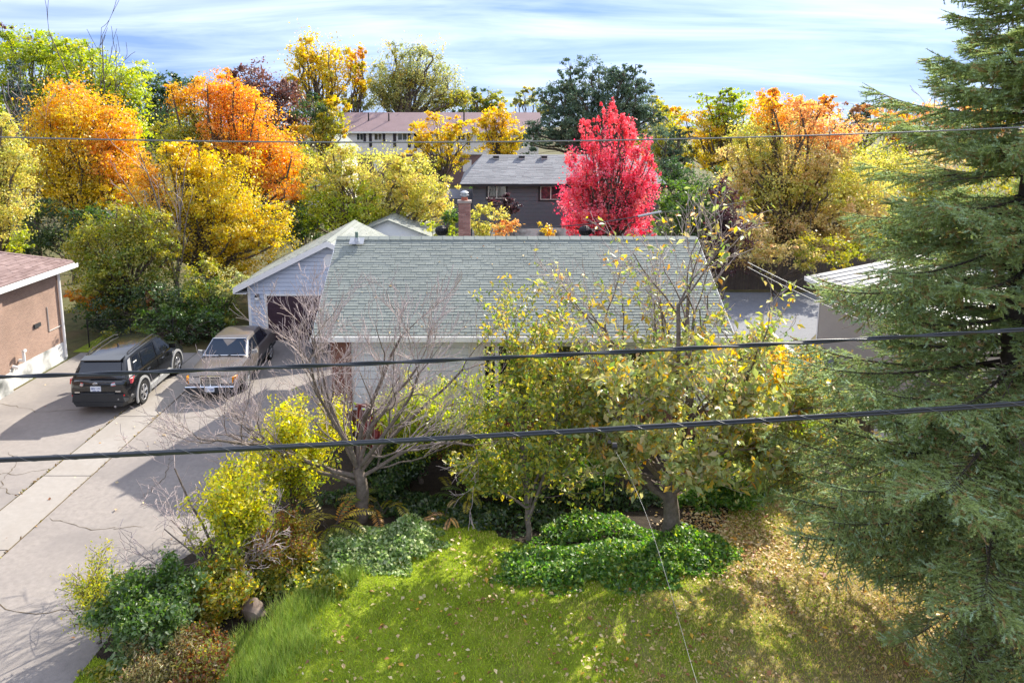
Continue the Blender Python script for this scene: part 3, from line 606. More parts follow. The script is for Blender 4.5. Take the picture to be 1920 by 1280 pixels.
# ------------------------------------------------------------------ grey house mid distance
gh = thing('charcoal_house', 'charcoal sided house with grey roof behind the brick chimney', 'house', (0, 0, 0))
HY = 45.0
hx0 = at(886, 400, HY)[0]; hx1 = at(1235, 400, HY)[0]; hz1 = at(900, 346, HY)[2]; hzb = at(900, 427, HY)[2]
MB().box(hx0, hx1, HY, HY+9, hzb, hz1).build('wall', M['gsiding'], gh)
MB().box(hx0-.02, hx1, HY-.03, HY+9, 0, hzb-.003).build('foundation', M['fnd'], gh)
wins = [(911, 952, 345, 375), (1009, 1056, 346, 377)]
wr = []
for (a, b, c_, d_) in wins:
    p = at(a, d_, HY); q = at(b, c_, HY); wr.append((p[0], q[0], p[2], q[2]))
z = hzb
while z < hz1-.05:
    z1 = min(z+.26, hz1)
    xs = [(hx0, hx1)]
    for (a, b, c_, d_) in wr:
        if z1 > c_ and z < d_:
            nx = []
            for (u, v) in xs:
                if a > u: nx.append((u, min(a, v)))
                if b < v: nx.append((max(b, u), v))
            xs = nx
    for (u, v) in xs: board(gh, M['gsiding'], u, v, HY-.002, z, z1, .03, .006)
    z = z1
for (a, b, c_, d_) in wr:
    w_ = MB().box(a, b, HY-.06, HY-.003, c_, d_).build('window', M['gtrim'], gh)
    f = MB().box(a+.14, b-.14, HY-.085, HY-.061, c_+.10, d_-.10).build('frame', M['wallwhite'], w_)
    m_ = (a+b)/2
    for (u, v) in ((a+.18, m_-.03), (m_+.03, b-.18)): MB().box(u, v, HY-.09, HY-.0855, c_+.14, d_-.14).build('pane', M['glass'], w_)
lw = at(868, 400, HY+1)
MB().box(at(832, 400, HY+1.2)[0], hx0-.01, HY+1.2, HY+8, 0, at(868, 372, HY+1.2)[2]).build('side_wing', M['gsiding'], gh)
gex0 = at(862, 346, HY-.5)[0]; gex1 = at(1250, 346, HY-.5)[0]; gez = at(900, 345, HY-.5)[2]
rY = HY+4.5; rz = at(905, 290, rY)[2]; rx0 = at(905, 290, rY)[0]; rx1 = at(1200, 290, rY)[0]
MB().add([(gex0, HY-.5, gez), (gex1, HY-.5, gez), (rx1, rY, rz), (rx0, rY, rz), (gex0, HY+9.5, gez), (gex1, HY+9.5, gez)], [(0, 1, 2, 3), (1, 5, 2), (5, 4, 3, 2), (4, 0, 3), (0, 4, 5, 1)]).build('roof_deck', M['shingle_grey'], gh)
ag = math.atan2(rz-gez, 5.0); sll = math.hypot(rz-gez, 5.0)
shingle_plane(gh, (gex0, HY-.5, gez+.004), (1, 0, 0), (0, math.cos(ag), math.sin(ag)), (0, -math.sin(ag), math.cos(ag)), lambda s: ((rx0-gex0)*s/sll, (gex1-gex0)-(gex1-rx1)*s/sll), sll, .2, [.4, .6, .9], M['shingle_grey'], 0, seed=31)
MB().box(gex0, gex1, HY-.56, HY-.505, gez-.16, gez+.0).build('gutter', M['gtrim'], gh)
for px in (930, 978, 1020, 1072, 1120):
    P = at(px, 299, rY-.75)
    v_ = MB().box(-.22, .22, -.22, .22, -.1, .14).box(-.26, .26, -.27, .2, .14, .19).build('roof_vent', M['cladlt'], gh); v_.location = (P[0], rY-.75, rz-.75*math.tan(ag)+.06)
    MB().box(-.2, .2, -.224, -.2205, -.02, .12).build('vent_mouth', M['black'], v_)
# ------------------------------------------------------------------ townhouse row far behind
th = thing('townhouse_row', 'long white townhouse row with faded red roof and dark shutters in the distance', 'townhouse', (0, 0, 0))
TYY = 88.0
tx0 = at(640, 260, TYY)[0]; tx1 = at(1010, 260, TYY)[0]; te = at(700, 247, TYY)[2]; tb = at(700, 290, TYY)[2]; trz = at(700, 211, TYY+4.6)[2]
MB().box(tx0, tx1, TYY, TYY+9, tb, te).build('wall', M['wallwhite'], th)
MB().box(tx0-.02, tx1+.02, TYY+.15, TYY+9, 0, tb-.003).build('lower_wall', M['townbrick'], th)
MB().add([(tx0-.5, TYY-.5, te), (tx1+.5, TYY-.5, te), (tx1+.5, TYY+4.6, trz), (tx0-.5, TYY+4.6, trz), (tx0-.5, TYY+9.5, te), (tx1+.5, TYY+9.5, te)], [(0, 1, 2, 3), (3, 2, 5, 4), (0, 3, 4), (1, 5, 2), (0, 4, 5, 1)]).build('roof', M['shingle_red'], th)
MB().box(tx0-.5, tx1+.5, TYY-.56, TYY-.505, te-.2, te+.02).build('gutter', M['white'], th)
wx = [(668, 682), (701, 717), (745, 764), (775, 790), (800, 812), (826, 838), (855, 873), (893, 905), (930, 944), (970, 985)]
for (a, b) in wx:
    p = at(a, 264, TYY); q = at(b, 249.5, TYY)
    w_ = MB().box(p[0], q[0], TYY-.06, TYY-.003, p[2], q[2]).build('window', M['white'], th)
    m_ = (p[0]+q[0])/2
    for (u, v) in ((p[0]+.1, m_-.04), (m_+.04, q[0]-.1)): MB().box(u, v, TYY-.07, TYY-.061, p[2]+.1, q[2]-.1).build('pane', M['glass'], w_)
for (a, b, d_) in ((681.5, 686, 268), (692.5, 697, 276), (717.5, 722, 268), (737.5, 742.5, 276), (765, 770, 277), (777, 782, 278), (793, 797, 272), (842, 847, 276), (876, 881, 272), (912, 917, 276)):
    p = at(a, d_, TYY); q = at(b, 247.5, TYY); MB().box(p[0], q[0], TYY-.07, TYY-.004, p[2], q[2]-.1).build('shutter', M['shutter'], th)
for (a, y) in ((691, 217), (729, 218), (686, 238), (870, 216)):
    P = at(a, y+2, TYY+2.3); MB().cyl((P[0], TYY+2.3, te+1.0), (P[0], TYY+2.3, P[2]+.5), .09, n=8).build('vent_pipe', M['black'], th)
bx = at(762, 300, TYY)[0]
for px in (700, 760, 820, 868, 900):
    p = at(px, 322, TYY+.1); q = at(px+16, 300, TYY+.1)
    MB().box(p[0], q[0], TYY+.08, TYY+.149, p[2], q[2]).build('garage_door', M['wallwhite'], th)
# small pale houses
def little_house(px0, px1, py_e, Y, label, wallm, roofm, rise=1.6):
    p = at(px0, py_e, Y); q = at(px1, py_e, Y); t = thing('far_house', label, 'house', (0, 0, 0)); m_ = (p[0]+q[0])/2
    MB().poly([(p[0], Y, 0), (q[0], Y, 0), (q[0], Y, p[2]), (m_, Y, p[2]+rise-.1), (p[0], Y, p[2])], (0, 8, 0)).build('wall', wallm, t)
    for s_, e in ((-1, p[0]-.4), (1, q[0]+.4)):
        MB().poly([(e, Y-.4, p[2]-.3), (m_, Y-.4, p[2]+rise), (m_, Y-.4, p[2]+rise+.12), (e, Y-.4, p[2]-.18)], (0, 8.8, 0)).build('roof', roofm, t)
    w_ = MB().box(m_-.6, m_+.6, Y-.05, Y-.003, p[2]-1.5, p[2]-.3).build('window', M['white'], t); MB().box(m_-.5, m_+.5, Y-.06, Y-.051, p[2]-1.4, p[2]-.4).build('pane', M['glass'], w_)
little_house(572, 640, 284, 62, 'pale far house half hidden left of the townhouse row', M['wallwhite'], M['shingle_lt'])
little_house(1228, 1262, 240, 85, 'small white gable far behind the red maple', M['wallwhite'], M['white'], 1.3)

# cracks and patched seams in the asphalt
def crack(parent, pts, w, z, seed):
    r = np.random.default_rng(seed); P = []
    for (a, b) in zip(pts[:-1], pts[1:]):
        for t_ in np.linspace(0, 1, 9)[:-1]: P.append(np.array(a)+(np.array(b)-np.array(a))*t_+r.normal(size=2)*.03)
    P.append(np.array(pts[-1])); P = np.array(P); T_ = np.gradient(P, axis=0); N_ = np.stack([-T_[:, 1], T_[:, 0]], 1); N_ /= np.linalg.norm(N_, axis=1)[:, None]; ww = w*r.uniform(.3, 1.3, len(P))[:, None]; ww[0] = ww[-1] = 0.001
    V = np.concatenate([np.c_[P-N_*ww, np.full(len(P), z)], np.c_[P+N_*ww, np.full(len(P), z)]]); n_ = len(P); F = [(i, i+1, n_+i+1, n_+i) for i in range(n_-1)]
    me = bpy.data.meshes.new('crack'); me.from_pydata([tuple(v) for v in V], [], F); return link('crack', me, M['crack'], parent)
AD = bpy.data.objects['asphalt_driveway']; ND = bpy.data.objects['neighbour_driveway']
for i, p in enumerate([[(-8.7, 17.6), (-7.9, 17.3), (-7.0, 17.45), (-6.2, 17.2)], [(-8.7, 12.6), (-7.6, 12.2), (-6.6, 12.35)], [(-7.4, 15.2), (-7.1, 14.2), (-7.2, 13.3)], [(-8.7, 10.2), (-7.2, 9.9), (-5.8, 10.1)], [(-6.5, 16.4), (-5.6, 16.0), (-4.9, 16.1)]]): crack(AD, p, .007, .0165, i)
for i, p in enumerate([[(-9.9, 14.6), (-10.5, 14.3), (-11.3, 14.5), (-12.2, 14.2)], [(-9.9, 13.4), (-10.6, 13.9), (-10.8, 14.8), (-11.4, 15.4)], [(-13.6, 18.3), (-12.2, 17.7), (-10.9, 17.9)], [(-12.9, 12.0), (-11.6, 12.4), (-9.95, 12.2)]]): crack(ND, p, .008, .0165, 20+i)
# ------------------------------------------------------------------ cars
def ring_loft(rings):
    n = len(rings[0]); V = [p for r in rings for p in r]; F = []
    for i in range(len(rings)-1):
        for j in range(n): F.append((i*n+j, i*n+(j+1) % n, (i+1)*n+(j+1) % n, (i+1)*n+j))
    F.append(tuple(range(n-1, -1, -1))); F.append(tuple((len(rings)-1)*n+j for j in range(n)))
    return MB().add(V, F)
def mirror_ring(half, y): return [(x, y, z) for x, z in half]+[(-x, y, z) for x, z in reversed(half) if x > 1e-6]
def interp(st, y):
    for a, b in zip(st[:-1], st[1:]):
        if a[0] <= y <= b[0]:
            t = (y-a[0])/(b[0]-a[0]); return [u+(v-u)*t for u, v in zip(a, b)]
    return list(st[0] if y < st[0][0] else st[-1])
def body(name, st, m, parent, wheels, rw):
    rings = []
    for (y, zb, wl, zm, wm, zt, wt) in st:
        rings.append(mirror_ring([(0, zb), (wl, zb), (wl+.04, zb+.10), (wm, zm-.10), (wm+.004, zm+.02), (wt+.03, zt-.10), (wt, zt-.03), (wt-.08, zt), (wt*.5, zt+.022), (0, zt+.03)], y))
    o = ring_loft(rings).build(name, m, parent, True)
    for y in wheels:
        cu = MB()
        for s_ in (-1, 1): cu.cyl((s_*.60, y, rw), (s_*1.2, y, rw), rw+.065, n=28)
        c_ = link('cutter', cu.mesh('cutter')); b = o.modifiers.new('cut', 'BOOLEAN'); b.operation = 'DIFFERENCE'; b.object = c_; b.solver = 'EXACT'
        bpy.context.view_layer.update(); dg = bpy.context.evaluated_depsgraph_get()
        me = bpy.data.meshes.new_from_object(o.evaluated_get(dg)); o.modifiers.clear(); o.data = me; bpy.data.objects.remove(c_, do_unlink=True)
    o.data.set_sharp_from_angle(angle=math.radians(32)); return o
def house_(name, st, m, parent, zb=None):
    """greenhouse: stations (y, zbase, wbase, ztop, wtop)"""
    rings = []
    for (y, z0, w0, z1, w1) in st: rings.append(mirror_ring([(0, z0), (w0, z0), (w1+.035, z1-.07), (w1-.0, z1-.025), (w1-.10, z1), (0, z1+.015)], y))
    o = ring_loft(rings).build(name, m, parent, True, 35); return o
def side_pt(st, y, s, sx, off=.006):
    _, z0, w0, z1, w1 = interp(st, y); return (sx*((w0+(w1+.035-w0)*s)+off), y, z0+(z1-.07-z0)*s)
def panel(parent, name, m, pts, d):       # thin solid panel from corner points, thickness vector d
    return MB().poly(pts, d).build(name, m, parent)
def wheel(parent, x, y, rw, sx, spokes=5, hub=None):
    w = link('wheel', None, None, parent); w.location = (x, y, rw)
    prof = [(rw*.66, -.10), (rw*.93, -.105), (rw, -.075), (rw, .075), (rw*.93, .105), (rw*.66, .10)]
    t = MB()
    for (r0, a), (r1, b) in zip(prof[:-1], prof[1:]): t.cyl((a+1e-5, 0, 0), (b+2e-5, 0, 0), r0, r1, 32, caps=False)
    t.build('tyre', M['tyre'], w, True, 45)
    r = MB(); r.cyl((sx*.02, 0, 0), (sx*.03, 0, 0), rw*.60, n=28); r.tor((sx*.085, 0, 0), (1, 0, 0), rw*.645, .018, 28, 6); r.cyl((sx*.03, 0, 0), (sx*.095, 0, 0), .055, .045, 14)
    r2 = MB()
    for i in range(spokes):
        a = 2*math.pi*i/spokes+.3
        for da in (-.16, .16):
            p = (0, math.cos(a+da*.7), math.sin(a+da*.7)); q = (0, math.cos(a+da), math.sin(a+da))
            r2.cyl((sx*.075, p[1]*.03, p[2]*.03), (sx*.09, q[1]*rw*.64, q[2]*rw*.64), .028, .020, 6)
    bk = MB().cyl((sx*.012, 0, 0), (sx*.02, 0, 0), rw*.63, n=28).build('brake_disc', M['clad'], w)
    r.v, r.f = [], []
    r.tor((sx*.085, 0, 0), (1, 0, 0), rw*.645, .018, 28, 6); r.cyl((sx*.03, 0, 0), (sx*.10, 0, 0), .055, .04, 14); b = len(r.v); r.v += r2.v; r.f += [tuple(i+b for i in f) for f in r2.f]
    r.build('rim', M['alloy'], w, True, 40); return w
def plate_marks(pl, y, sgn, z0=.80):       # the characters are only smudges in the photograph
    mb = MB(); r = random.Random(4)
    for i in range(8):
        if i == 4: continue
        x = -.128+i*.034
        for k in range(3): mb.box(x+r.choice((0, .006, .014)), x+r.choice((.018, .022, .024)), min(y, y-sgn*.003), max(y, y-sgn*.003), z0+k*.022, z0+k*.022+.013)
        mb.box(x+r.choice((0, .016)), x+r.choice((0, .016))+.008, min(y-sgn*.001, y-sgn*.004), max(y-sgn*.001, y-sgn*.004), z0, z0+.057)
    mb.build('plate_characters', M['plateblue'], pl)
# ---- black SUV seen from behind
p0 = gp(268, 757)
sv = thing('suv', 'black SUV with grey plastic cladding parked beside the brick house', 'car', (-10.5, 19.55, .014), math.radians(1.5))
st = [(-2.30, .50, .62, .76, .74, .96, .70), (-2.26, .40, .72, .74, .83, 1.02, .78), (-2.14, .32, .80, .72, .90, 1.06, .86), (-1.9, .27, .83, .71, .925, 1.08, .885), (-1.3, .24, .84, .71, .93, 1.08, .885), (-.4, .22, .84, .70, .915, 1.07, .88),
      (.5, .22, .84, .70, .915, 1.05, .875), (1.0, .22, .84, .70, .92, 1.045, .87), (1.35, .24, .84, .70, .925, 1.03, .83), (1.75, .26, .83, .70, .92, 1.00, .78), (2.05, .28, .80, .69, .89, .95, .72), (2.22, .34, .74, .67, .80, .88, .62), (2.30, .44, .60, .62, .64, .78, .50)]
body('body', st, M['paint'], sv, (-1.33, 1.36), .365)
sg = [(-2.17, 1.04, .84, 1.10, .78), (-1.86, 1.04, .855, 1.56, .66), (-1.70, 1.04, .86, 1.605, .665), (-1.0, 1.04, .865, 1.655, .68), (-.2, 1.04, .865, 1.675, .685), (.35, 1.03, .865, 1.655, .68), (.62, 1.03, .86, 1.60, .66), (1.35, 1.02, .80, 1.06, .70)]
house_('cabin', sg, M['paint'], sv)
for sx in (-1, 1):
    for (ya, yb, ta, tb) in ((-.08, 1.10, -.08, .52), (-1.12, -.16, -1.02, -.16), (-1.72, -1.20, -1.50, -1.10)):
        pts = [side_pt(sg, ya, .12, sx), side_pt(sg, yb, .12, sx), side_pt(sg, tb, .93, sx), side_pt(sg, ta, .93, sx)]
        panel(sv, 'side_window', M['carglass'], pts, (sx*.006, 0, .002))
    pts = [side_pt(sg, -1.74, .03, sx, .004), side_pt(sg, 1.12, .03, sx, .004), side_pt(sg, 1.10, .10, sx, .004), side_pt(sg, -1.74, .10, sx, .004)]
    panel(sv, 'window_trim', M['chrome'], pts, (sx*.008, 0, 0))
    pts = [side_pt(sg, -2.06, .05, sx, .003), side_pt(sg, -1.86, .05, sx, .003), side_pt(sg, -1.64, .98, sx, .003), side_pt(sg, -1.80, .98, sx, .003)]
    panel(sv, 'rear_pillar_trim', M['cladlt'], pts, (sx*.006, 0, 0))
    rl = MB()
    rp = [(sx*.60, -1.55, 1.63), (sx*.61, -1.45, 1.675), (sx*.625, -.6, 1.715), (sx*.62, .2, 1.71), (sx*.60, .38, 1.665)]
    for a, b in zip(rp[:-1], rp[1:]): rl.cyl(a, b, .018, n=8)
    rl.build('roof_rail', M['black'], sv)
    MB().hexa([(sx*.88, .88, 1.06), (sx*1.10, .86, 1.07), (sx*1.10, 1.00, 1.07), (sx*.88, 1.02, 1.06)], [(sx*.88, .88, 1.20), (sx*1.08, .87, 1.22), (sx*1.08, .99, 1.22), (sx*.88, 1.0, 1.20)]).build('mirror', M['paint'], sv)
    for y in (-1.33, 1.36):
        wheel(sv, sx*.835, y, .365, sx)
        MB().tor((sx*.93, y, .365), (1, 0, 0), .455, .032, 20, 6, math.pi*1.03 if False else 0, 2*math.pi) if False else None
        am = MB(); n = 18
        for i in range(n):
            a0 = math.pi*(-.12+1.24*i/n); a1 = math.pi*(-.12+1.24*(i+1)/n); q = lambda a, r, xx: (sx*xx, y+r*math.cos(a), .365+r*math.sin(a))
            am.hexa([q(a0, .425, .90), q(a1, .425, .90), q(a1, .50, .90), q(a0, .50, .90)], [q(a0, .425, .952), q(a1, .425, .952), q(a1, .50, .94), q(a0, .50, .94)])
        am.build('arch_cladding', M['cladlt'] if sx > 0 else M['clad'], sv)
    MB().hexa([(sx*.85, -.80, .22), (sx*.945, -.80, .26), (sx*.945, .86, .26), (sx*.85, .86, .22)], [(sx*.85, -.80, .42), (sx*.935, -.80, .40), (sx*.935, .86, .40), (sx*.85, .86, .42)]).build('sill_cladding', M['cladlt'], sv)
    for (y, w) in ((-.98, .20), (.12, .20)): MB().box(min(sx*.925, sx*.945), max(sx*.925, sx*.945), y, y+w, .93, .96).build('door_handle', M['chrome'], sv)
    for (y) in (-.12, -1.16 if False else -1.15): MB().box(min(sx*.905, sx*.9265), max(sx*.905, sx*.9265), y-.004, y+.004, .42, 1.02).build('door_seam', M['black'], sv)
    MB().hexa([(sx*.44, -2.345, .90), (sx*.95, -2.10, .90), (sx*.90, -1.86, .90), (sx*.44, -2.1, .90)], [(sx*.44, -2.325, .99), (sx*.95, -2.06, 1.04), (sx*.90, -1.80, 1.04), (sx*.44, -2.1, .99)]).build('tail_lamp', M['tail'], sv)
    MB().hexa([(sx*.42, -2.358, .915), (sx*.76, -2.200, .92), (sx*.76, -2.1, .92), (sx*.42, -2.15, .915)], [(sx*.42, -2.340, .975), (sx*.76, -2.185, 1.0), (sx*.76, -2.1, 1.0), (sx*.42, -2.15, .975)]).build('tail_lamp_lens', M['lamp'], sv)
    MB().box(sx*.72-.07, sx*.72+.07, -2.335, -2.28, .60, .635).build('reflector', M['tail'], sv)
# rear window follows the slanted back
panel(sv, 'rear_window', M['carglass'], [(-.66, -2.165, 1.14), (.66, -2.165, 1.14), (.58, -1.915, 1.50), (-.58, -1.915, 1.50)], (0, -.012, .008))
MB().hexa([(-.60, -2.02, 1.545), (.60, -2.02, 1.545), (.62, -1.72, 1.60), (-.62, -1.72, 1.60)], [(-.60, -2.02, 1.575), (.60, -2.02, 1.575), (.62, -1.72, 1.625), (-.62, -1.72, 1.625)]).build('spoiler', M['paint'], sv)
MB().hexa([(-.80, -2.33, .42), (.80, -2.33, .42), (.90, -1.85, .40), (-.90, -1.85, .40)], [(-.74, -2.37, .66), (.74, -2.37, .66), (.93, -1.85, .66), (-.93, -1.85, .66)]).build('rear_bumper', M['clad'], sv)
MB().hexa([(-.70, -2.31, .28), (.70, -2.31, .28), (.82, -1.95, .26), (-.82, -1.95, .26)], [(-.76, -2.345, .415), (.76, -2.345, .415), (.88, -1.95, .415), (-.88, -1.95, .415)]).build('lower_valance', M['clad'], sv)
MB().box(-.52, .52, -2.385, -2.30, .665, .70).build('bumper_step', M['clad'], sv)
MB().hexa([(.60, -2.372, .49), (.90, -2.05, .50), (.90, -2.0, .50), (.60, -2.30, .49)], [(.60, -2.375, .53), (.93, -2.05, .55), (.93, -2.0, .55), (.60, -2.30, .53)]).build('bumper_trim', M['cladlt'], sv)
MB().box(-.40, .40, -2.345, -2.29, .905, .94).build('tailgate_bar', M['black'], sv)
pl = MB().box(-.155, .155, -2.335, -2.30, .745, .90).build('licence_plate', M['plate'], sv); pl.location.x = -.06
plate_marks(pl, -2.3375, -1)
MB().box(-.10, .02, -2.3375, -2.3355, .752, .768).box(.05, .11, -2.3375, -2.3355, .752, .768).build('plate_print', M['plateblue'], pl)
em = MB().tor((-.06, -2.33, .965), (0, 1, 0), .052, .008, 24, 6); em.v = [((v[0]+.06)*1.25-.06, v[1], (v[2]-.965)*.85+.965) for v in em.v]
k = len(em.v); em.tor((-.06, -2.332, .965), (0, 1, 0), .030, .006, 18, 6); em.v = em.v[:k]+[((v[0]+.06)*.62-.06, v[1], v[2]) for v in em.v[k:]]
k = len(em.v); em.tor((-.06, -2.332, .975), (0, 1, 0), .026, .006, 18, 6); em.v = em.v[:k]+[((v[0]+.06)*1.5-.06, v[1], (v[2]-.975)*.6+.975) for v in em.v[k:]]
em.build('emblem', M['chrome'], sv, True)
MB().box(.52, .68, -2.322, -2.26, .72, .745).build('badge', M['chrome'], sv)
MB().box(-.70, -.55, -2.322, -2.26, .70, .73).build('badge', M['chrome'], sv)
MB().cyl((.50, -2.36, .29), (.50, -2.1, .29), .035, n=12).build('exhaust', M['chrome'], sv)
panel(sv, 'windscreen', M['carglass'], [(-.70, 1.24, 1.12), (.70, 1.24, 1.12), (.60, .68, 1.56), (-.60, .68, 1.56)], (0, .012, .012))
MB().hexa([(-.5, 2.22, .5), (.5, 2.22, .5), (.45, 2.33, .5), (-.45, 2.33, .5)], [(-.5, 2.2, .74), (.5, 2.2, .74), (.45, 2.31, .74), (-.45, 2.31, .74)]).build('grille', M['black'], sv)
MB().box(-.012, .012, -.9, -.82, 1.675, 1.74).build('aerial', M['paint'], sv)
sv.scale = (.88, .84, .94); sv.location = (-10.38, 19.38, .014)
# ---- old brown sedan facing the camera (front towards -Y: built along +Y then turned)
sd = thing('sedan', 'old dusty brown sedan with chrome grille parked before the garage', 'car', (-7.85, 20.85, .014), math.pi+math.radians(2))
st = [(-2.38, .42, .60, .62, .74, .84, .66), (-2.30, .34, .72, .60, .83, .90, .74), (-2.1, .28, .78, .60, .87, .93, .80), (-1.4, .24, .79, .60, .885, .95, .83), (-.5, .20, .79, .60, .89, .95, .84), (.5, .20, .79, .60, .89, .94, .84), (1.0, .22, .79, .60, .885, .93, .82), (1.5, .24, .79, .60, .88, .90, .80), (2.0, .27, .78, .60, .86, .84, .77), (2.26, .32, .76, .58, .83, .79, .74), (2.34, .38, .72, .56, .78, .76, .70)]
body('body', st, M['dustpaint'], sd, (-1.42, 1.40), .315)
sg = [(-1.75, .92, .78, .955, .64), (-1.15, .92, .815, 1.36, .57), (-.8, .92, .82, 1.405, .59), (0, .92, .82, 1.42, .60), (.35, .92, .82, 1.40, .59), (.98, .91, .80, .955, .66)]
house_('cabin', sg, M['dustpaint'], sd)
for sx in (-1, 1):
    for (ya, yb, ta, tb) in ((-.05, .80, -.05, .36), (-1.0, -.12, -.92, -.12), (-1.42, -1.06, -1.12, -.98)):
        panel(sd, 'side_window', M['carglass'], [side_pt(sg, ya, .10, sx), side_pt(sg, yb, .10, sx), side_pt(sg, tb, .92, sx), side_pt(sg, ta, .92, sx)], (sx*.006, 0, .002))
    panel(sd, 'pillar_trim', M['chrome'], [side_pt(sg, .90, .02, sx, .01), side_pt(sg, .96, .02, sx, .01), side_pt(sg, .40, .96, sx, .01), side_pt(sg, .35, .96, sx, .01)], (sx*.008, 0, 0))
    MB().box(min(sx*.885, sx*.905), max(sx*.885, sx*.905), -2.1, 2.1, .42, .50).build('side_moulding', M['clad'], sd)
    MB().hexa([(sx*.86, .62, .96), (sx*1.04, .62, .97), (sx*1.04, .70, .97), (sx*.86, .74, .96)], [(sx*.86, .62, 1.06), (sx*1.03, .62, 1.08), (sx*1.03, .70, 1.08), (sx*.86, .74, 1.06)]).build('mirror', M['cladlt'], sd)
    for y in (-1.42, 1.40): wheel(sd, sx*.80, y, .315, sx, 8)
    MB().box(min(sx*.34, sx*.70), max(sx*.34, sx*.70), 2.28, 2.365, .56, .745).build('headlight', M['lamp'], sd)
    MB().hexa([(sx*.705, 2.20, .55), (sx*.83, 2.10, .55), (sx*.83, 2.27, .55), (sx*.705, 2.365, .55)], [(sx*.705, 2.20, .745), (sx*.82, 2.10, .745), (sx*.82, 2.26, .745), (sx*.705, 2.36, .745)]).build('indicator', M['amber'], sd)
    MB().box(min(sx*.50, sx*.512), max(sx*.50, sx*.512), 2.365, 2.368, .57, .735).build('headlight_divider', M['cladlt'], sd)
    MB().cyl((sx*.12, 1.02, 1.00), (sx*.46, .90, 1.03), .008, n=6).build('wiper', M['black'], sd)
panel(sd, 'windscreen', M['screen'], [(-.70, .945, .985), (.70, .945, .985), (.56, .39, 1.36), (-.56, .39, 1.36)], (0, .010, .012))
pf = MB(); cs_ = [(-.73, .965, .98), (.73, .965, .98), (.58, .37, 1.375), (-.58, .37, 1.375)]
for a, b in zip(cs_, cs_[1:]+cs_[:1]): pf.cyl(np.array(a)+(0, .01, .01), np.array(b)+(0, .01, .01), .016, n=6)
pf.build('windscreen_trim', M['chrome'], sd)
panel(sd, 'rear_window', M['carglass'], [(-.64, -1.66, 1.0), (.64, -1.66, 1.0), (.54, -1.20, 1.32), (-.54, -1.20, 1.32)], (0, -.01, .012))
gl = MB().hexa([(-.30, 2.28, .50), (.30, 2.28, .50), (.29, 2.375, .50), (-.29, 2.375, .50)], [(-.33, 2.22, .765), (.33, 2.22, .765), (.32, 2.36, .765), (-.32, 2.36, .765)]).build('grille', M['clad'], sd)
for i in range(5): MB().box(-.285, .285, 2.366, 2.385, .525+i*.045, .537+i*.045).build('grille_bar', M['chrome'], gl)
gf = MB().box(-.345, .345, 2.30, 2.392, .760, .790); gf.box(-.335, -.31, 2.30, 2.392, .49, .759); gf.box(.31, .335, 2.30, 2.392, .49, .759); gf.box(-.012, .012, 2.386, 2.394, .50, .759); gf.box(-.309, .309, 2.36, 2.392, .485, .50)
gf.build('grille_frame', M['chrome'], gl)
MB().hexa([(-.80, 2.20, .28), (.80, 2.20, .28), (.76, 2.46, .28), (-.76, 2.46, .28)], [(-.86, 2.05, .47), (.86, 2.05, .47), (.80, 2.47, .47), (-.80, 2.47, .47)]).build('front_bumper', M['clad'], sd)
MB().hexa([(-.86, 2.05, .471), (.86, 2.05, .471), (.80, 2.475, .471), (-.80, 2.475, .471)], [(-.85, 2.06, .50), (.85, 2.06, .50), (.79, 2.46, .50), (-.79, 2.46, .50)]).build('bumper_trim', M['chrome'], sd)
MB().hexa([(-.82, -2.2, .30), (.82, -2.2, .30), (.76, -2.46, .30), (-.76, -2.46, .30)], [(-.86, -2.05, .5), (.86, -2.05, .5), (.80, -2.47, .5), (-.80, -2.47, .5)]).build('rear_bumper', M['clad'], sd)
pl = MB().box(-.155, .155, 2.472, 2.49, .33, .47).build('licence_plate', M['plate'], sd)
plate_marks(pl, 2.4925, 1, .37)
sd.scale = (.86, .90, .92); sd.location = (-7.80, 20.60, .014)
# ---- dark bins between the sedan and the house
def bin_(x, y, rz, label):
    t = thing('wheeled_bin', label, 'bin', (x, y, .014), rz, group='dark bins beside the garage')
    MB().hexa([(-.22, -.26, .08), (.22, -.26, .08), (.22, .20, .08), (-.22, .20, .08)], [(-.29, -.32, .98), (.29, -.32, .98), (.29, .34, .98), (-.29, .34, .98)]).build('tub', M['black'], t)
    MB().hexa([(-.30, -.35, .985), (.30, -.35, .985), (.30, .36, .985), (-.30, .36, .985)], [(-.27, -.33, 1.03), (.27, -.33, 1.03), (.29, .36, 1.07), (-.29, .36, 1.07)]).build('lid', M['clad'], t)
    MB().cyl((-.24, .40, .94), (.24, .40, .94), .018, n=8).build('handle', M['black'], t)
    for sx in (-.24, .24): MB().cyl((sx-.03, .24, .10), (sx+.03, .24, .10), .10, n=16).build('wheel', M['tyre'], t)
bin_(-5.6, 22.6, .1, 'dark wheeled bin in front of the maroon door, nearer the sedan')
bin_(-4.85, 22.4, -.15, 'dark wheeled bin in front of the maroon door, nearer the house')
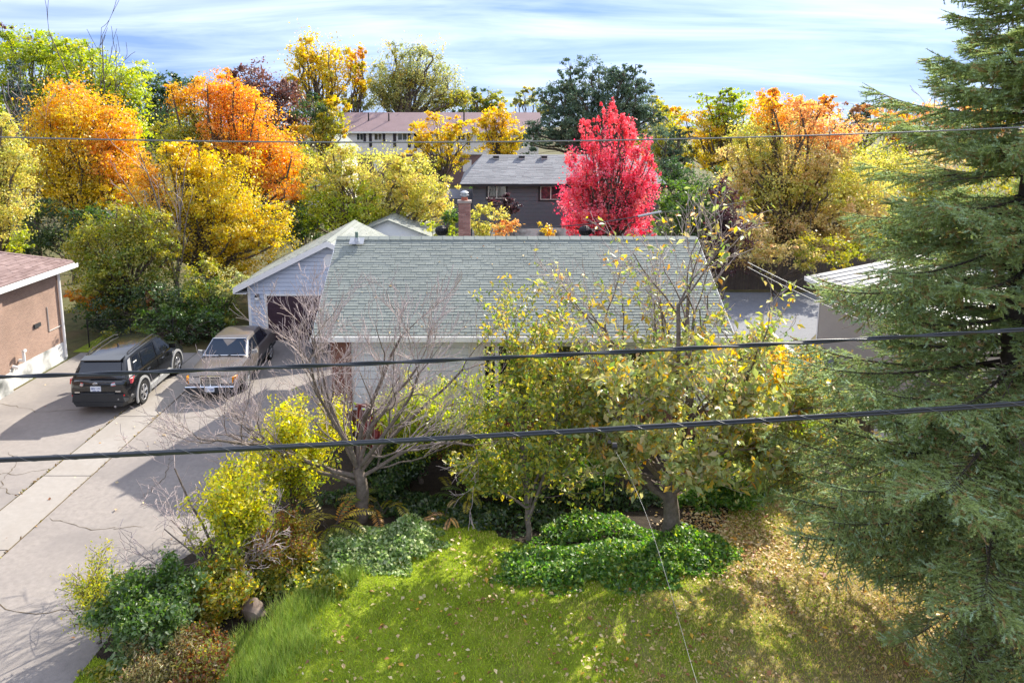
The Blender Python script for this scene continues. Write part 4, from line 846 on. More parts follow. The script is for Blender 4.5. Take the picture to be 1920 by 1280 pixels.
# ------------------------------------------------------------------ vegetation tools
def pal(*a):           # (r,g,b[,weight]) in sRGB leaf colours
    cols = np.array([s2l(x[:3]) for x in a]); w = np.array([x[3] if len(x) > 3 else 1 for x in a], float); return cols, w/w.sum()
PAL = dict(
 yellow=pal((226, 188, 40, 3), (216, 194, 60, 2), (196, 172, 44, 1.5), (222, 166, 36, 1)),
 lemon=pal((222, 210, 44, 3), (214, 204, 40, 2), (190, 194, 54, 2), (150, 168, 54, 1.4)),
 gold=pal((226, 200, 34, 3), (222, 186, 28, 2), (198, 184, 44, 2), (156, 160, 46, 1.2)),
 orange=pal((234, 174, 66, 3), (230, 156, 60, 2), (236, 192, 84, 2), (216, 138, 60, .8), (190, 160, 70, 1)),
 oryel=pal((226, 176, 50, 3), (224, 158, 52, 2), (212, 186, 66, 2)),
 olive=pal((148, 156, 54, 2), (178, 172, 58, 2), (120, 136, 52, 1), (198, 174, 62, 1)),
 ygreen=pal((186, 196, 50, 3), (160, 182, 45, 2), (205, 200, 70, 2), (130, 155, 40, 1)),
 lime=pal((170, 186, 40, 3), (140, 165, 36, 2), (196, 190, 50, 2), (110, 140, 36, 1)),
 pale=pal((205, 200, 105, 3), (190, 190, 85, 3), (220, 200, 110, 2), (150, 160, 70, 1.5), (215, 180, 90, 1)),
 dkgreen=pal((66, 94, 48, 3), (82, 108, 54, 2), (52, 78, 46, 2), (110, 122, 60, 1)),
 green=pal((84, 116, 44, 3), (100, 132, 48, 2), (66, 98, 42, 2), (128, 146, 56, 1)),
 bluegrn=pal((128, 152, 96, 3), (108, 136, 82, 2), (158, 176, 124, 2), (88, 116, 68, 2)),
 pine=pal((84, 106, 84, 3), (98, 120, 92, 3), (68, 88, 70, 2), (126, 136, 98, 1)),
 bspruce=pal((96, 112, 108, 2), (76, 92, 88, 2), (56, 72, 66, 2)),
 willow=pal((160, 168, 104, 3), (180, 178, 104, 2), (142, 152, 100, 2), (204, 184, 90, 1.2)),
 wine=pal((110, 72, 62, 3), (95, 64, 60, 2), (130, 84, 62, 2), (120, 90, 84, 1)),
 purple=pal((72, 42, 48, 2), (88, 52, 56, 2), (58, 40, 44, 1)),
 red=pal((242, 124, 148, 4), (238, 98, 126, 3), (246, 156, 164, 2), (224, 66, 94, 2.2), (204, 50, 78, 1.2), (242, 150, 128, 1.2)),
 redtip=pal((242, 124, 132, 3), (234, 96, 110, 2)),
 tan=pal((214, 192, 124, 3), (222, 200, 140, 3), (200, 188, 104, 3), (176, 174, 86, 2), (226, 192, 150, 2)),
 orpink=pal((232, 176, 116, 2), (234, 190, 108, 2), (220, 154, 100, 1), (214, 184, 120, 1)),
 brown=pal((150, 104, 64, 2), (130, 92, 60, 2), (170, 120, 70, 1)),
 magno=pal((156, 166, 98, 4), (180, 182, 112, 3), (134, 148, 80, 3), (194, 184, 82, 1.8), (208, 172, 66, 1), (184, 172, 122, 2.4), (204, 146, 70, .4)),
 magtop=pal((218, 192, 60, 2.4), (214, 152, 60, 1.2), (172, 176, 88, 3), (124, 150, 70, 2.8), (190, 162, 112, 1.2)),
 leafy=pal((154, 160, 64, 3), (128, 144, 56, 3), (184, 174, 68, 2), (204, 186, 68, 1.2), (98, 128, 48, 2)),
 leafor=pal((182, 170, 70, 3), (206, 172, 78, 1.2), (150, 158, 68, 3), (122, 146, 58, 2)),
 cover=pal((96, 138, 52, 3), (122, 160, 58, 3), (74, 116, 50, 2), (148, 176, 84, 1.2), (170, 182, 70, .9)),
 covlight=pal((172, 188, 132, 2), (134, 160, 92, 3), (106, 136, 70, 3), (196, 206, 162, 1)),
 sumac=pal((168, 160, 50, 3), (190, 168, 60, 2), (130, 140, 44, 2), (206, 150, 60, .8)),
 rust=pal((150, 92, 60, 2), (166, 110, 66, 2), (136, 112, 64, 2), (142, 144, 66, 3)),
 straw=pal((186, 170, 120, 2), (160, 150, 96, 2), (130, 128, 70, 1)),
)
LEAFV = 1.0      # overall leaf reflectance scale
def leaf_mesh(Cn, size, cols, rng, up=.5, outw=None, aspect=1.6, fold=0.0, droop=0.0):
    """one rhombic leaf (two triangles joined on the midrib) per centre"""
    n = len(Cn); size = np.broadcast_to(np.asarray(size, float), (n,))*rng.uniform(.5, 1.5, n)
    N = rng.normal(size=(n, 3))*.75; N[:, 2] += up
    if outw is not None: N += outw*.6
    N = unit(N); D = rng.normal(size=(n, 3)); D[:, 2] -= droop
    D = unit(D-N*(D*N).sum(1)[:, None]); B = np.cross(N, D)
    L = size[:, None]; w = L/aspect*.5
    v0 = Cn-D*L*.5; v2 = Cn+D*L*.5-N*L*.10; v1 = Cn+B*w-D*L*.05+N*w*fold; v3 = Cn-B*w-D*L*.05+N*w*fold
    V = np.stack([v0, v1, v2, v3], 1).reshape(-1, 3); i = np.arange(n)*4
    if fold: F = np.concatenate([np.stack([i, i+1, i+2], 1), np.stack([i, i+2, i+3], 1)])
    else: F = np.stack([i, i+1, i+2, i+3], 1)
    return V, F, np.repeat(cols, 4, axis=0)
def jitter_cols(P, n, rng, amt=.16, hue=.07):
    c, w = P; k = rng.choice(len(w), n, p=w); base = c[k]*rng.uniform(1-amt, 1+amt, (n, 1))*rng.uniform(1-hue, 1+hue, (n, 3)); return np.clip(base*LEAFV, .003, .92)
def lobes_world(lobes, Y):
    out = []
    for L in lobes:
        cx, cy, rx, ry = L[:4]; p = L[4] if len(L) > 4 else None; dy = L[5] if len(L) > 5 else 0.0
        c = at(cx, cy, Y+dy); k = (Y+dy)/FPX*1.01
        r = np.array([rx*k, .9*(rx+ry)/2*k, ry*k]); out.append((c, r*.92, p))
        if min(rx, ry) > 16:
            q = np.random.default_rng(int(cx*7+cy*13+Y))
            for _ in range(4):
                d = unit(q.normal(size=3)+np.array([0, -.25, .15])); f = q.uniform(.34, .52); out.append((c+d*r*q.uniform(.72, .98), r*f*np.array([1, 1, q.uniform(.7, 1.1)]), p))
    return out
def make_tree(name, label, cat, Y, lobes, palette, base_px=None, leaf_px=2.2, cover=2.05, trunk_r=.16, bark='bark', group=None, seed=1, clump=.30, flat=.7, up=.5, aspect=1.5, m='leaf', stems=1, outline=.75, branches=True, spike=0.0, sub=.5, fork=None):
    rng = np.random.default_rng(seed); LW = lobes_world(lobes, Y)
    bx = at(base_px if base_px is not None else np.mean([l[0] for l in lobes]), 400, Y)[0]
    t = thing(name, label, cat, (bx, Y, 0), group=group); org = np.array([bx, Y, 0])
    size = leaf_px*Y/683.0; Vs, Fs, Cs, off = [], [], [], 0; segP0, segP1, segR0, segR1 = [], [], [], []
    zmax = max(c[2]+r[2] for c, r, _ in LW); zmin = max(.3, min(c[2]-r[2] for c, r, _ in LW))
    zf = fork if fork is not None else max(.35, min(zmin*.9, zmax*.35))
    def limb(a, b, r0, r1, n=4, sag=.0):
        a = np.array(a); b = np.array(b); L = np.linalg.norm(b-a); pts = [a]
        for i in range(1, n+1):
            s = i/n; p = a+(b-a)*s; p = p+rng.normal(size=3)*L*.035*(1 if i < n else 0); p[2] += sag*L*math.sin(math.pi*s); pts.append(p)
        for i in range(n):
            segP0.append(pts[i]); segP1.append(pts[i+1]); segR0.append(r0+(r1-r0)*i/n); segR1.append(r0+(r1-r0)*(i+1)/n)
        return pts
    heads = []
    top = max(LW, key=lambda q: q[0][2])[0]
    for s_ in range(stems):
        b0 = org+np.array([rng.normal()*trunk_r*2.2*(stems > 1), rng.normal()*trunk_r*2*(stems > 1), -.05])
        h0 = np.array([bx+(top[0]-bx)*.25+rng.normal()*.12*zf*(stems > 1), Y+rng.normal()*.1*zf*(stems > 1), zf])
        pts = limb(b0, h0, trunk_r, trunk_r*.8, 4); heads.append(h0)
    area = sum(r[0]*r[2] for _, r, _ in LW)
    for li, (c, r, lp) in enumerate(LW):
        hd = heads[li % stems]; tgt = c-np.array([0, 0, r[2]*.25])
        pts = limb(hd, tgt, trunk_r*.55, trunk_r*.2, 5, .04) if branches else [hd, tgt]
        pts2 = limb(tgt, c+np.array([0, 0, r[2]*.6]), trunk_r*.2, trunk_r*.05, 4) if branches else [tgt, c]
        A = math.pi*r[0]*r[2]; nl = int(cover*A/(size*size/aspect*.62)); per = 44; nc = max(6, nl//per)
        d = unit(rng.normal(size=(nc, 3))); rad = rng.uniform(.2, 1, nc)**(1/2.6)
        ripple = 1+.20*np.sin(d[:, 0]*5+seed)+.17*np.sin(d[:, 2]*7+d[:, 1]*4+seed*2)+.10*np.sin(d[:, 0]*13+d[:, 2]*11+seed)
        cc = c+d*r*(rad*ripple)[:, None]
        cc = cc[cc[:, 2] > .15]; d = d[:len(cc)]; nc = len(cc)
        if branches:
            nb = min(nc, int(4+60*A/area)); idx = rng.choice(nc, nb, replace=False)
            allp = np.array(pts[2:]+pts2)
            for i in idx:
                q = allp[rng.integers(len(allp))]; q = q if q[2] < cc[i][2]+.3*r[2] else allp[0]; limb(q, cc[i], trunk_r*.11, trunk_r*.03, 3, .05)
        P = PAL[lp or palette]; k = rng.choice(len(P[1]), nc, p=P[1]); cb = P[0][k]*rng.uniform(.82, 1.16, (nc, 1))
        cr = clump*min(r.min(), r.mean())*rng.uniform(.7, 1.4, nc)
        ctr = np.repeat(cc, per, 0)+rng.normal(size=(nc*per, 3))*np.repeat(cr, per)[:, None]*np.array([.62, .62, .62*flat])
        if spike:
            sp = rng.uniform(0, 1, nc*per)**2; dirv = unit(np.repeat(cc-c, per, 0)*np.array([.5, .5, .2])+np.array([0, 0, r[2]])); ctr = ctr+dirv*(sp*spike*np.repeat(cr, per)*3)[:, None]
        ok = ctr[:, 2] > .05
        own = jitter_cols(P, nc*per, rng); col = np.clip((.60*np.repeat(cb, per, 0)*LEAFV+.40*own)*rng.uniform(.85, 1.15, (nc*per, 1)), .003, .92)
        V, F, K = leaf_mesh(ctr[ok], size, col[ok], rng, up, unit(ctr-c)[ok], aspect)
        Vs.append(V); Fs.append(F+off); Cs.append(K); off += len(V)
    V = np.concatenate(Vs)-org; me = mesh_np('crown', V, np.concatenate(Fs), np.concatenate(Cs)); stuff(link('crown', me, M[m], t))
    V, F = segs_np(np.array(segP0)-org, np.array(segP1)-org, segR0, segR1, 4); link('trunk', mesh_np('trunk', V, F, smooth=True), M[bark], t)
    return t
# ------------------------------------------------------------------ background and mid-ground trees (image position, own distance)
def T(label, Y, lobes, palette, **k): return make_tree(k.pop('name', 'tree'), label, k.pop('cat', 'tree'), Y, lobes, palette, **k)
BG = 'trees along the skyline'
T('lime green honey locust on the far left skyline', 52, [(60, 130, 70, 70), (110, 105, 60, 40), (20, 100, 40, 40), (60, 230, 80, 70)], 'lime', name='locust_tree', group=BG, seed=2, trunk_r=.2, flat=.45, clump=.3)
T('bright yellow-green locust under the bare poplar spikes', 50, [(190, 140, 75, 48), (235, 170, 50, 45), (150, 110, 45, 38), (215, 230, 60, 60)], 'ygreen', name='locust_tree', group=BG, seed=3, trunk_r=.2, flat=.45, clump=.3)
T('mauve brown tree top at the left frame edge', 60, [(5, 75, 32, 28), (40, 95, 25, 20)], 'wine', group=BG, seed=4, cover=1.17, trunk_r=.15)
T('dark green tree between locust and orange maple', 62, [(300, 165, 40, 34), (335, 160, 30, 26), (310, 230, 50, 50)], 'dkgreen', group=BG, seed=5)
T('grey-blue spruce left of the yellow maple', 40, [(38, 140, 15, 28), (42, 190, 24, 36), (46, 250, 34, 44), (48, 310, 40, 40)], 'bspruce', name='spruce_tree', seed=6, m='needle', aspect=2.4, flat=.5, trunk_r=.15)
T('tall golden yellow maple with orange top beside the grey-blue spruce', 36, [(130, 190, 68, 50, 'oryel'), (175, 250, 85, 70, 'yellow'), (120, 290, 75, 60, 'gold'), (215, 290, 55, 60, 'orange'), (150, 365, 100, 60, 'gold'), (210, 235, 45, 45, 'oryel'), (95, 230, 45, 55, 'yellow'), (240, 330, 45, 60, 'oryel'), (80, 330, 50, 50, 'gold')], 'gold', name='maple_tree', seed=7, trunk_r=.16, base_px=165, cover=2.12, fork=1.6)
T('large orange maple with green inner boughs', 33, [(400, 185, 66, 50, 'orange'), (455, 215, 70, 60, 'orange'), (345, 185, 34, 34, 'oryel'), (350, 240, 55, 55, 'olive'), (505, 290, 60, 70, 'orange'), (440, 310, 80, 60, 'oryel'), (525, 350, 44, 45, 'orange'), (420, 260, 60, 50, 'orange'), (320, 270, 45, 45, 'olive')], 'orange', name='maple_tree', seed=8, trunk_r=.2, base_px=430, cover=2.19, fork=2.2)
T('bright golden yellow maple behind the sedan', 28.5, [(330, 310, 44, 40, 'gold'), (390, 370, 90, 70, 'gold'), (450, 420, 78, 70, 'gold'), (350, 440, 80, 60, 'gold'), (440, 480, 75, 45, 'gold'), (505, 440, 48, 55, 'gold'), (285, 370, 55, 60, 'oryel'), (260, 420, 50, 50, 'olive'), (350, 300, 40, 36, 'yellow'), (420, 330, 60, 50, 'gold')], 'gold', name='maple_tree', seed=9, trunk_r=.15, base_px=395, leaf_px=2.2, fork=1.4)
T('olive green shrubby tree right of brick roof', 25.6, [(190, 450, 60, 50, 'olive'), (240, 500, 80, 60, 'leafy'), (175, 530, 55, 55, 'leafy'), (215, 560, 60, 50, 'leafy'), (290, 450, 50, 50, 'olive'), (250, 420, 50, 40, 'olive'), (150, 480, 34, 34, 'olive')], 'leafy', name='shrubby_tree', seed=10, trunk_r=.10, stems=3, leaf_px=2.2, base_px=215, fork=.8)
T('small orange bush beside the brick wall', 25.2, [(160, 562, 34, 26, 'orange'), (190, 575, 24, 18, 'oryel')], 'orange', name='bush', cat='bush', seed=11, trunk_r=.04, stems=3, cover=1.76, fork=.6)
T('dense dark green hedge bush behind the SUV', 25.0, [(250, 590, 70, 55), (330, 580, 70, 60), (395, 600, 45, 55), (290, 630, 90, 35), (220, 630, 50, 40), (350, 640, 70, 30), (410, 640, 40, 35)], 'dkgreen', name='hedge_bush', cat='bush', seed=12, trunk_r=.06, stems=5, leaf_px=2.2, fork=.5)
T('mixed green hedge shrub between SUV and sedan', 23.7, [(300, 615, 60, 40, 'green'), (370, 625, 50, 40, 'dkgreen'), (330, 650, 70, 26, 'dkgreen'), (410, 620, 30, 40, 'green'), (240, 635, 40, 26, 'leafy')], 'dkgreen', name='hedge_bush', cat='bush', seed=112, trunk_r=.05, stems=5, leaf_px=2.2, fork=.4)
T('rust orange sprig in the hedge above the SUV', 24.4, [(287, 560, 18, 26, 'brown'), (285, 580, 14, 12, 'orpink')], 'brown', name='bush', cat='bush', seed=13, trunk_r=.03, cover=1.32, fork=.5)
T('grey-green leafy bush left of the garage corner', 24.6, [(390, 560, 45, 45, 'green'), (410, 600, 40, 40, 'leafy'), (380, 520, 35, 35, 'olive'), (430, 540, 30, 40, 'willow')], 'green', name='bush', cat='bush', seed=14, trunk_r=.05, stems=4, fork=.5)
T('dark green understory thicket below the yellow maple', 33, [(90, 420, 70, 45), (170, 430, 60, 40), (60, 460, 60, 30), (220, 420, 50, 45, 'green')], 'dkgreen', name='thicket', cat='bush', seed=15, trunk_r=.07, stems=5, fork=.6)
T('pale yellow tree leaning in at the left frame edge', 29, [(5, 300, 50, 60, 'pale'), (10, 390, 52, 60, 'pale'), (-40, 340, 70, 100, 'pale'), (5, 450, 50, 30, 'ygreen'), (0, 240, 25, 40, 'pale')], 'pale', name='tree', seed=16, trunk_r=.15, base_px=-30, fork=1.2)
T('dark shrubs in the gap behind the garage roof', 34, [(560, 400, 40, 50), (600, 430, 60, 40), (545, 450, 30, 40)], 'dkgreen', name='bush', cat='bush', seed=17, trunk_r=.07, stems=3, fork=.5)
T('pale yellow-green spreading tree behind the garage roof', 33, [(630, 330, 60, 50), (700, 320, 62, 48), (770, 340, 58, 48), (650, 390, 80, 50, 'ygreen'), (740, 390, 80, 50), (805, 370, 45, 48), (600, 370, 45, 45, 'ygreen'), (720, 420, 90, 32, 'ygreen'), (640, 300, 40, 30)], 'pale', name='tree', seed=18, trunk_r=.16, base_px=700, stems=3, fork=1.0)
T('dark mauve copper beech left of the far yellow maple', 64, [(470, 150, 42, 42), (520, 185, 45, 45), (560, 235, 38, 34), (490, 210, 50, 50), (450, 180, 30, 40)], 'wine', seed=19, group=BG, trunk_r=.25)
T('green and yellow tree in front of townhouse left end', 60, [(585, 210, 32, 34, 'dkgreen'), (620, 235, 40, 36, 'olive'), (600, 250, 50, 30, 'yellow'), (630, 205, 22, 20, 'gold')], 'olive', seed=20, group=BG)
T('tall yellow maple crown standing against the sky', 96, [(595, 115, 50, 46), (570, 140, 32, 36), (630, 140, 40, 48), (600, 180, 55, 34), (575, 105, 26, 24)], 'gold', name='maple_tree', seed=21, trunk_r=.35, base_px=612, cover=1.46, spike=.6, group=BG)
T('slim yellow maple beside the taller yellow maple', 98, [(668, 115, 20, 34, 'oryel'), (672, 150, 18, 30), (660, 190, 26, 24, 'willow')], 'gold', name='maple_tree', seed=22, trunk_r=.3, base_px=662, cover=1.17, spike=.6, group=BG)
T('grey-green rounded willow above the townhouse roof', 104, [(745, 125, 48, 42), (800, 130, 42, 40), (840, 160, 40, 36), (730, 175, 46, 36), (790, 185, 62, 34), (850, 190, 34, 26, 'olive'), (760, 150, 22, 18, 'yellow'), (712, 150, 24, 36)], 'willow', name='willow_tree', seed=23, trunk_r=.5, base_px=765, stems=2, flat=1.3, aspect=2.2, cover=1.90, group=BG)
T('dark green and gold tree right of the willow', 108, [(890, 195, 34, 26, 'dkgreen'), (915, 185, 30, 22, 'olive'), (930, 205, 26, 20, 'olive')], 'olive', seed=24, group=BG, trunk_r=.3)
T('pale distant tree left of the big pine', 118, [(985, 185, 26, 22, 'willow'), (1000, 205, 26, 18, 'willow')], 'willow', seed=25, cover=1.32, group=BG, trunk_r=.25)
T('golden tree before the townhouse windows', 70, [(825, 240, 48, 26, 'yellow'), (790, 258, 26, 26, 'gold'), (865, 245, 28, 28, 'gold'), (830, 290, 55, 30, 'gold'), (800, 310, 34, 22, 'olive')], 'gold', name='tree', seed=26, cover=1.39, base_px=838, trunk_r=.16)
T('bushier golden tree at townhouse right end', 72, [(935, 230, 38, 30, 'yellow'), (910, 245, 24, 26, 'gold'), (955, 260, 26, 34, 'gold'), (930, 280, 44, 22, 'gold')], 'yellow', name='tree', seed=27, cover=2.05, base_px=937, trunk_r=.2)
T('broad dark green pine behind the red maple', 66, [(1110, 150, 62, 40), (1060, 190, 52, 42), (1160, 185, 62, 48), (1110, 210, 90, 50), (1030, 235, 46, 40), (1195, 225, 46, 42, 'pine'), (1000, 262, 30, 30), (1080, 260, 70, 34), (1170, 145, 40, 26)], 'pine', name='pine_tree', seed=28, m='needle', trunk_r=.35, aspect=1.9, up=.2, leaf_px=2.05, clump=.17, cover=2.49, base_px=1110)
T('smaller dark pine right of the red maple', 58, [(1250, 265, 38, 30), (1265, 300, 36, 34), (1240, 325, 40, 30)], 'pine', name='pine_tree', seed=29, m='needle', aspect=1.9, up=.2, trunk_r=.2, clump=.17)
T('vivid red maple beside the charcoal house', 37.5, [(1137, 212, 13, 28, 'redtip'), (1150, 235, 18, 30, 'redtip'), (1108, 258, 20, 34, 'redtip'), (1172, 252, 20, 34, 'redtip'), (1138, 280, 42, 40), (1198, 300, 22, 40), (1092, 318, 30, 36), (1145, 335, 62, 44), (1085, 365, 34, 34), (1192, 360, 38, 44), (1135, 390, 74, 38), (1098, 412, 46, 30), (1185, 408, 44, 34), (1140, 430, 88, 18), (1225, 300, 6, 20)], 'red', name='red_maple', seed=30, trunk_r=.14, base_px=1140, spike=1.0, flat=1.2, clump=.2, cover=2.49, fork=.9, leaf_px=2.05)
T('yellow-green locust right of the small pine', 58, [(1350, 205, 50, 34, 'lime'), (1320, 240, 36, 44, 'yellow'), (1370, 240, 50, 40, 'ygreen'), (1330, 290, 44, 38, 'gold'), (1375, 195, 40, 20, 'lime')], 'lime', name='locust_tree', seed=31, flat=.5, trunk_r=.2, group=BG)
T('yellow tree sliver behind the small pine', 95, [(1255, 215, 26, 22, 'yellow'), (1235, 195, 18, 18, 'olive')], 'yellow', seed=32, group=BG, trunk_r=.25)
T('big tan and orange tree right of centre', 37, [(1440, 212, 42, 36, 'oryel'), (1500, 232, 62, 42, 'orpink'), (1415, 265, 60, 50, 'pale'), (1560, 252, 46, 48, 'orpink'), (1480, 300, 110, 60, 'tan'), (1445, 355, 95, 64, 'pale'), (1560, 340, 95, 70, 'pale'), (1480, 425, 100, 60, 'tan'), (1575, 415, 85, 66, 'tan'), (1625, 370, 50, 66, 'pale'), (1520, 470, 110, 44, 'tan'), (1610, 460, 50, 50, 'ygreen'), (1390, 320, 44, 50, 'tan')], 'tan', name='tree', seed=33, trunk_r=.22, base_px=1500, stems=3, cover=2.19, leaf_px=2.2, fork=1.2)
T('orange tree top against the sky behind the tan tree', 52, [(1438, 188, 22, 26, 'orange'), (1535, 200, 32, 24, 'orange'), (1470, 200, 34, 26, 'orange'), (1500, 215, 60, 24, 'oryel')], 'orange', seed=34, group=BG, trunk_r=.2, cover=1.60)
T('green leafy bush below the small pine', 33.5, [(1275, 370, 50, 38, 'green'), (1310, 400, 40, 36, 'green'), (1255, 410, 40, 30, 'green'), (1290, 430, 50, 26, 'dkgreen')], 'green', name='bush', cat='bush', seed=35, trunk_r=.06, stems=3, fork=.5)
T('dark purple shrub left of the tan tree', 30, [(1365, 385, 32, 44), (1385, 430, 36, 44), (1345, 430, 30, 40), (1370, 480, 44, 36), (1362, 345, 14, 28)], 'purple', name='purple_shrub', cat='shrub', seed=36, trunk_r=.07, stems=3, cover=1.76, fork=.5)
T('tan bushes drooping over the board fence', 30.4, [(1400, 470, 46, 36, 'tan'), (1470, 482, 56, 30, 'tan'), (1545, 470, 60, 32, 'olive')], 'tan', name='bush', cat='bush', seed=136, trunk_r=.05, stems=4, fork=.5)
T('far rusty woodland tree right of the tan tree', 105, [(1640, 225, 40, 30, 'orpink'), (1600, 205, 34, 16, 'brown')], 'orpink', seed=37, group=BG, trunk_r=.3)
T('far dark conifer in the rusty woodland', 112, [(1595, 235, 28, 28, 'dkgreen'), (1615, 215, 20, 20, 'pine')], 'pine', seed=38, group=BG, trunk_r=.3)
T('far orange woodland tree left of the spruce top', 100, [(1680, 235, 40, 34, 'oryel'), (1720, 220, 34, 30, 'orpink'), (1700, 270, 60, 30, 'brown')], 'orpink', seed=39, group=BG, trunk_r=.3, cover=1.60)
T('far brown woodland tree behind the spruce', 110, [(1790, 215, 70, 30, 'orpink'), (1870, 225, 60, 34, 'oryel'), (1800, 260, 90, 40, 'brown')], 'brown', seed=40, group=BG, trunk_r=.3, cover=1.46)
T('pale shrubs behind the taupe garage', 45, [(1680, 330, 60, 50, 'pale'), (1760, 320, 60, 50, 'tan'), (1850, 340, 70, 60, 'olive'), (1720, 390, 80, 50, 'leafy'), (1640, 420, 50, 50, 'dkgreen')], 'tan', name='shrub_group', cat='shrub', seed=41, trunk_r=.1, stems=4, fork=.8)
T('yellow-orange shrub right of the brick chimney', 31, [(915, 410, 34, 34, 'pale'), (945, 430, 30, 24, 'orpink'), (900, 440, 26, 20, 'pale')], 'pale', name='shrub', cat='shrub', seed=42, trunk_r=.04, stems=3, cover=1.32, fork=.5)
T('thin purple-leaved shrub against the charcoal house', 34, [(945, 400, 26, 30, 'purple'), (960, 385, 18, 20, 'purple')], 'purple', name='shrub', cat='shrub', seed=43, trunk_r=.04, stems=3, cover=.8, fork=.6)
T('green shrub left of the chimney below the pale tree', 30, [(835, 430, 36, 22, 'ygreen'), (850, 415, 18, 20, 'green')], 'green', name='shrub', cat='shrub', seed=44, trunk_r=.04, stems=3, cover=1.46, fork=.5)
T('small yellow sapling in front of the charcoal house base', 29, [(1020, 430, 18, 14, 'yellow'), (1035, 440, 14, 10, 'yellow')], 'yellow', name='sapling', cat='sapling', seed=45, trunk_r=.03, cover=1.03, fork=.5)
# continuous belt of foliage so no bare ground shows between gardens
for i, (px, py, Y, rx, ry, p, lab) in enumerate([(60, 470, 44, 80, 40, 'dkgreen', 'dark far shrub behind the brick house roof'), (560, 300, 48, 60, 40, 'olive', 'olive shrub behind the orange maple'), (960, 330, 62, 60, 40, 'dkgreen', 'dark shrub behind the charcoal roof left end'), (1300, 350, 47, 60, 50, 'dkgreen', 'dark shrub between small pine and tan tree'), (1640, 300, 70, 70, 50, 'olive', 'olive far shrub right of the tan tree'), (1240, 260, 75, 60, 50, 'olive', 'olive shrub behind the small pine'), (500, 270, 75, 90, 50, 'dkgreen', 'dark shrub below the copper beech'), (280, 240, 70, 90, 60, 'dkgreen', 'dark shrub below the green skyline tree'), (1440, 260, 75, 90, 60, 'olive', 'olive shrub hidden behind the tan tree'), (1870, 420, 50, 90, 70, 'dkgreen', 'dark shrub at the right frame edge')]):
    T(lab, Y, [(px, py, rx, ry), (px-rx*.5, py+ry*.4, rx*.7, ry*.8), (px+rx*.5, py+ry*.3, rx*.7, ry*.8)], p, name='shrub', cat='shrub', seed=60+i, trunk_r=.1, stems=3, fork=.6, cover=1.76)
# ------------------------------------------------------------------ bare and sparse trees grown from a skeleton
def grow(rng, P, d, L, r, lvl, cfg, out, tips):
    n = cfg['n'][lvl]; step = L/n; wig = cfg['wig'][lvl]; up = cfg['up'][lvl]; nxt = lvl+1 < len(cfg['n'])
    r1 = r*cfg['taper'][lvl]
    for i in range(n):
        d = d+rng.normal(size=3)*wig; d[2] += up; d = d/np.linalg.norm(d)
        Q = P+d*step; ra = r+(r1-r)*i/n; rb = r+(r1-r)*(i+1)/n
        out.append((P, Q, ra, rb, lvl)); P = Q
        if nxt and i >= cfg['start'][lvl]:
            for _ in range(rng.poisson(cfg['kids'][lvl]) if i < n-1 else cfg['end'][lvl]):
                a = rng.uniform(*cfg['ang'][lvl]); q = rng.normal(size=3); q -= d*(q@d); q /= np.linalg.norm(q)+1e-9
                dd = d*math.cos(a)+q*math.sin(a); dd[2] += cfg['kup'][lvl]; dd /= np.linalg.norm(dd)
                grow(rng, P, dd, L*rng.uniform(*cfg['len'][lvl])*(1-.35*i/n), rb*cfg['kr'][lvl], lvl+1, cfg, out, tips)
    if lvl >= 2: tips.append((P, d, lvl))
def skeleton_tree(t, org, segs, bark, twig, split):
    a = [s for s in segs if s[4] <= split]; b = [s for s in segs if s[4] > split]
    V, F = segs_np([s[0]-org for s in a], [s[1]-org for s in a], [s[2] for s in a], [s[3] for s in a], 8); link('trunk', mesh_np('trunk', V, F, smooth=True), M[bark], t)
    if b:
        V, F = segs_np([s[0]-org for s in b], [s[1]-org for s in b], [s[2] for s in b], [s[3] for s in b], 3); stuff(link('twigs', mesh_np('twigs', V, F, smooth=True), M[twig], t))
# --- bare ornamental tree in front of the house
rng = np.random.default_rng(103); B = gp(676, 975)
t = thing('bare_tree', 'leafless spreading tree with pale twigs before the pale siding', 'tree', (B[0], B[1], 0)); org = np.array([B[0], B[1], 0]); segs, tips = [], []
P = org.copy(); d = np.array([.02, 0, 1.0])
for i in range(5):
    Q = P+np.array([.03*rng.normal(), .03*rng.normal(), .23]); segs.append((P, Q, .145-.008*i, .145-.008*(i+1), 0)); P = Q
cfg = dict(n=[6, 6, 6, 4], wig=[.14, .17, .16, .14], up=[.06, .04, .06, .05], taper=[.42, .40, .45, .5], start=[0, 0, 0, 0], kids=[1.0, .95, .75, 0], end=[2, 2, 2, 0], ang=[(.35, .9), (.3, .8), (.25, .6), (.3, .8)], kup=[.12, .18, .22, 0], len=[(.42, .66), (.45, .75), (.5, .85), (0, 0)], kr=[.5, .5, .6, .6])
for (dx, dy, dz, L, r, zo) in [(-.95, -.15, .50, 2.9, .05, -.15), (-.75, .35, .75, 2.8, .05, 0), (-.45, -.45, .9, 2.7, .045, 0), (.05, .2, 1.1, 2.8, .055, 0), (.40, -.3, .95, 2.7, .05, 0), (.85, .25, .70, 2.9, .052, -.1), (.95, -.2, .45, 2.6, .042, -.2), (-1.0, .1, .30, 2.7, .042, -.3), (-.6, -.1, 1.0, 2.7, .045, .05), (.6, .1, 1.0, 2.6, .045, .05)]:
    dd = np.array([dx, dy, dz]); dd /= np.linalg.norm(dd); grow(rng, P+np.array([0, 0, zo]), dd, L, r, 0, cfg, segs, tips)
segs = [(a, b, max(c, .0042), max(e, .0036), l) for a, b, c, e, l in segs]
skeleton_tree(t, org, segs, 'bark_grey', 'twig', 1)
